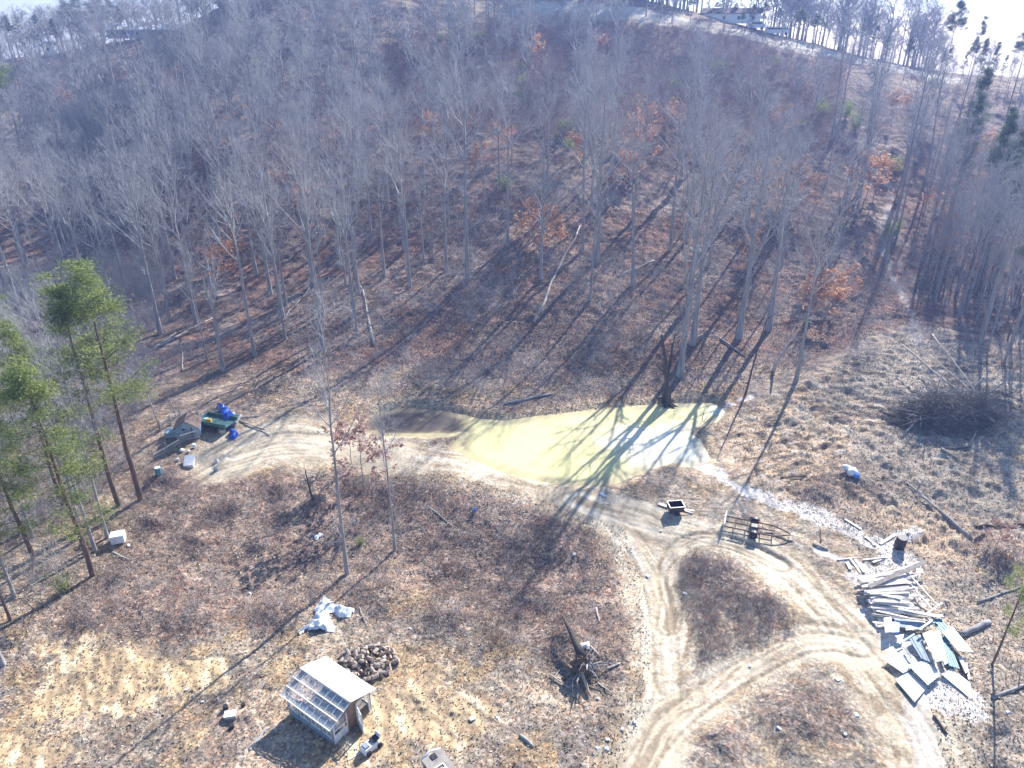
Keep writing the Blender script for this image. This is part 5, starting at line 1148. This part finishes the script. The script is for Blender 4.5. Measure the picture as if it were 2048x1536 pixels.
def tarp(outline, h, label, seed):
    P = gpoly(outline); c = P.mean(0); xs = np.arange(P[:, 0].min() - .1, P[:, 0].max() + .1, .09); ys = np.arange(P[:, 1].min() - .1, P[:, 1].max() + .1, .09); X, Y = np.meshgrid(xs, ys); d = sdf(X, Y, P) + (vnoise(X, Y, .4, seed) - .5)*.25
    rid = 1 - np.abs(vnoise(X, Y + X*.3, .45, seed)*2 - 1); Z = land(X.ravel(), Y.ravel()).reshape(X.shape) + .03 + h*sst(0, -.5, d)*(.65 + .5*vnoise(X, Y, .9, seed + 1)) + .2*rid**2*sst(0, -.3, d)
    nr, nc = X.shape; i = np.arange(nr*nc).reshape(nr, nc); k = d < 0; q = k[:-1, :-1] & k[1:, :-1] & k[:-1, 1:] & k[1:, 1:]; F = np.stack([i[:-1, :-1][q], i[:-1, 1:][q], i[1:, 1:][q], i[1:, :-1][q]], -1)
    V = np.stack([X, Y, Z], -1).reshape(-1, 3); used = np.unique(F); re = np.full(nr*nc, -1); re[used] = np.arange(len(used)); V = V[used]; cc = V.mean(0); o = bpy.data.objects.new('tarp', mesh_np('tarp', V - cc, re[F], [M['blue_tarp']])); link(o); o.location = cc; tag(o, label, 'tarp')
tarp([(432,818),(448,818),(468,830),(474,842),(458,858),(442,846)], 1.0, 'bright blue tarp draped over junk behind the green trailer', 4)
tarp([(454,864),(466,858),(478,866),(470,880),(458,876)], .5, 'smaller dark blue tarp in front of the large one', 6)
for a, b, lab in [((560,1560-20),(520,1600),''),((696,1520),(760,1484),"long pale board on the grass in front of the greenhouse"),((500,1500),(530,1460),"pipe lying in the greenhouse's shadow")]:
    if lab: board_px(a, b, .12, .05, .05, .05, M['lumber'] if 'board' in lab else M['steel'], 'long_board' if 'board' in lab else 'pipe', lab, 'board' if 'board' in lab else 'pipe', None)

# small litter scraps across the field
for k, (px, py) in enumerate([(1215,1478),(1245,1455),(1270,1440),(1213,1495),(1197,1398),(1148,1020+100),(1590,1015),(995,1195+240),(945,1440),(1322,1062),(1296,1150),(1675,1360),(1712,1430),(1690,1470),(375,1380),(405,1404),(500,1186),(820,1256),(645,1302),(258,1092),(1195,1495),(1370,1185),(1557,1462),(2015,1425),(1480,592),(945,660),(1500,1330)]):
    p = G(px, py); m = MB().box((0, 0, .05), (R(.18, .42), R(.12, .3), .08), rz=R(0, 3), rx=R(-.3, .3), taper=R(.5, .9)); o = m.build('litter_scrap', M['white_pl'] if k % 3 else M['sheet'], None); o.location = p; tag(o, 'small pale scrap of litter lying loose on the ground', 'litter', 'scraps of litter')

# houses on the ridge
def house(px, py, Y, L, D_, h, rise, rot, wall, roof, label, name='house', wins=4, dark=True):
    x, y, z = from_px(px, py, Y); z = min(z, hgt(x, y) + .5); z = hgt(x, y) - .3; e = empty(name, (x, y, z), rot)
    MB().box((0, 0, h/2), (L, D_, h)).build('wall', wall, e); k = rise/(D_/2); m = MB(); o = .4
    V = [(-L/2 - o, -D_/2 - o, h - k*o), (L/2 + o, -D_/2 - o, h - k*o), (L/2 + o, 0, h + rise), (-L/2 - o, 0, h + rise), (L/2 + o, D_/2 + o, h - k*o), (-L/2 - o, D_/2 + o, h - k*o)]; V += [(a, b, c + .15) for a, b, c in V]
    m.add(V, [(0,3,2,1),(3,5,4,2),(6,7,8,9),(9,8,10,11),(0,1,7,6),(4,5,11,10),(1,2,8,7),(2,4,10,8),(3,0,6,9),(5,3,9,11)]); m.build('roof', roof, e)
    for i in range(wins):
        xx = -L/2 + L*(i + .5)/wins; w = MB().box((xx, -D_/2 - .03, h*.55), (.9, .05, 1.0)).build('window', M['white'], e); MB().box((xx, -D_/2 - .065, h*.55), (.74, .03, .84)).build('pane', M['black'], w)
    tag(e, label, 'house')
house(1462,44,236,16,6,2.7,1.2,-.25,M['white'],M['roof_brown'],'long low white house on the ridge above the right slope')
house(292,60,262,22,8,2.6,1.3,.18,M['greyblue'],M['white_pl'],'long pale-roofed building on the ridge between the pines','house',6)
house(97,84,262,3,3,3.4,.8,.1,M['white'],M['white_pl'],'tiny white shed on the left end of the ridge','house',1)
def van(px, py, Y, rot, label, L=5.6, mat='white_pl'):
    x, y, _ = from_px(px, py, Y); e = empty('parked_van', (x, y, hgt(x, y)), rot)
    MB().box((-.3, 0, 1.35), (L - 1.0, 2.0, 1.7), taper=.93).box((L/2 - .55, 0, 1.0), (1.1, 1.96, 1.0), taper=.85).build('body', M[mat], e, False); MB().box((L/2 - .82, 0, 1.75), (.3, 1.7, .6)).box((0, 0, 1.72), (L - 2.2, 1.99, .45)).build('window', M['black'], e)
    for xx in (-L/2 + .9, L/2 - .9):
        for s in (-1, 1): MB().lathe([(.1,-.1),(.36,-.12),(.38,0),(.36,.12),(.1,.1)], (xx, s*.95, .38), 12, M=Matrix.Rotation(math.pi/2, 4, 'X')).build('wheel', M['rubber'], e)
    tag(e, label, 'van')
van(1553,62,228,-.3,'white van parked on the ridge road',7.0); van(1512,56,231,-.2,'smaller pale van left of the white van on the ridge road',5.0)
# ---------------------------------------------------------------- the air between here and the ridge
def haze():
    m = bpy.data.materials.new('haze'); m.use_nodes = True; nt = m.node_tree; nt.nodes.clear(); o = nt.nodes.new('ShaderNodeOutputMaterial'); v = nt.nodes.new('ShaderNodeVolumePrincipled')
    v.inputs['Color'].default_value = (.34, .48, 1.0, 1); v.inputs['Density'].default_value = .00075; v.inputs['Anisotropy'].default_value = .25; nt.links.new(v.outputs[0], o.inputs['Volume'])
    ob = MB().box((0, 265, -27), (4000, 1460, 230)).build('haze', m); tag(ob, kind='stuff')
haze()
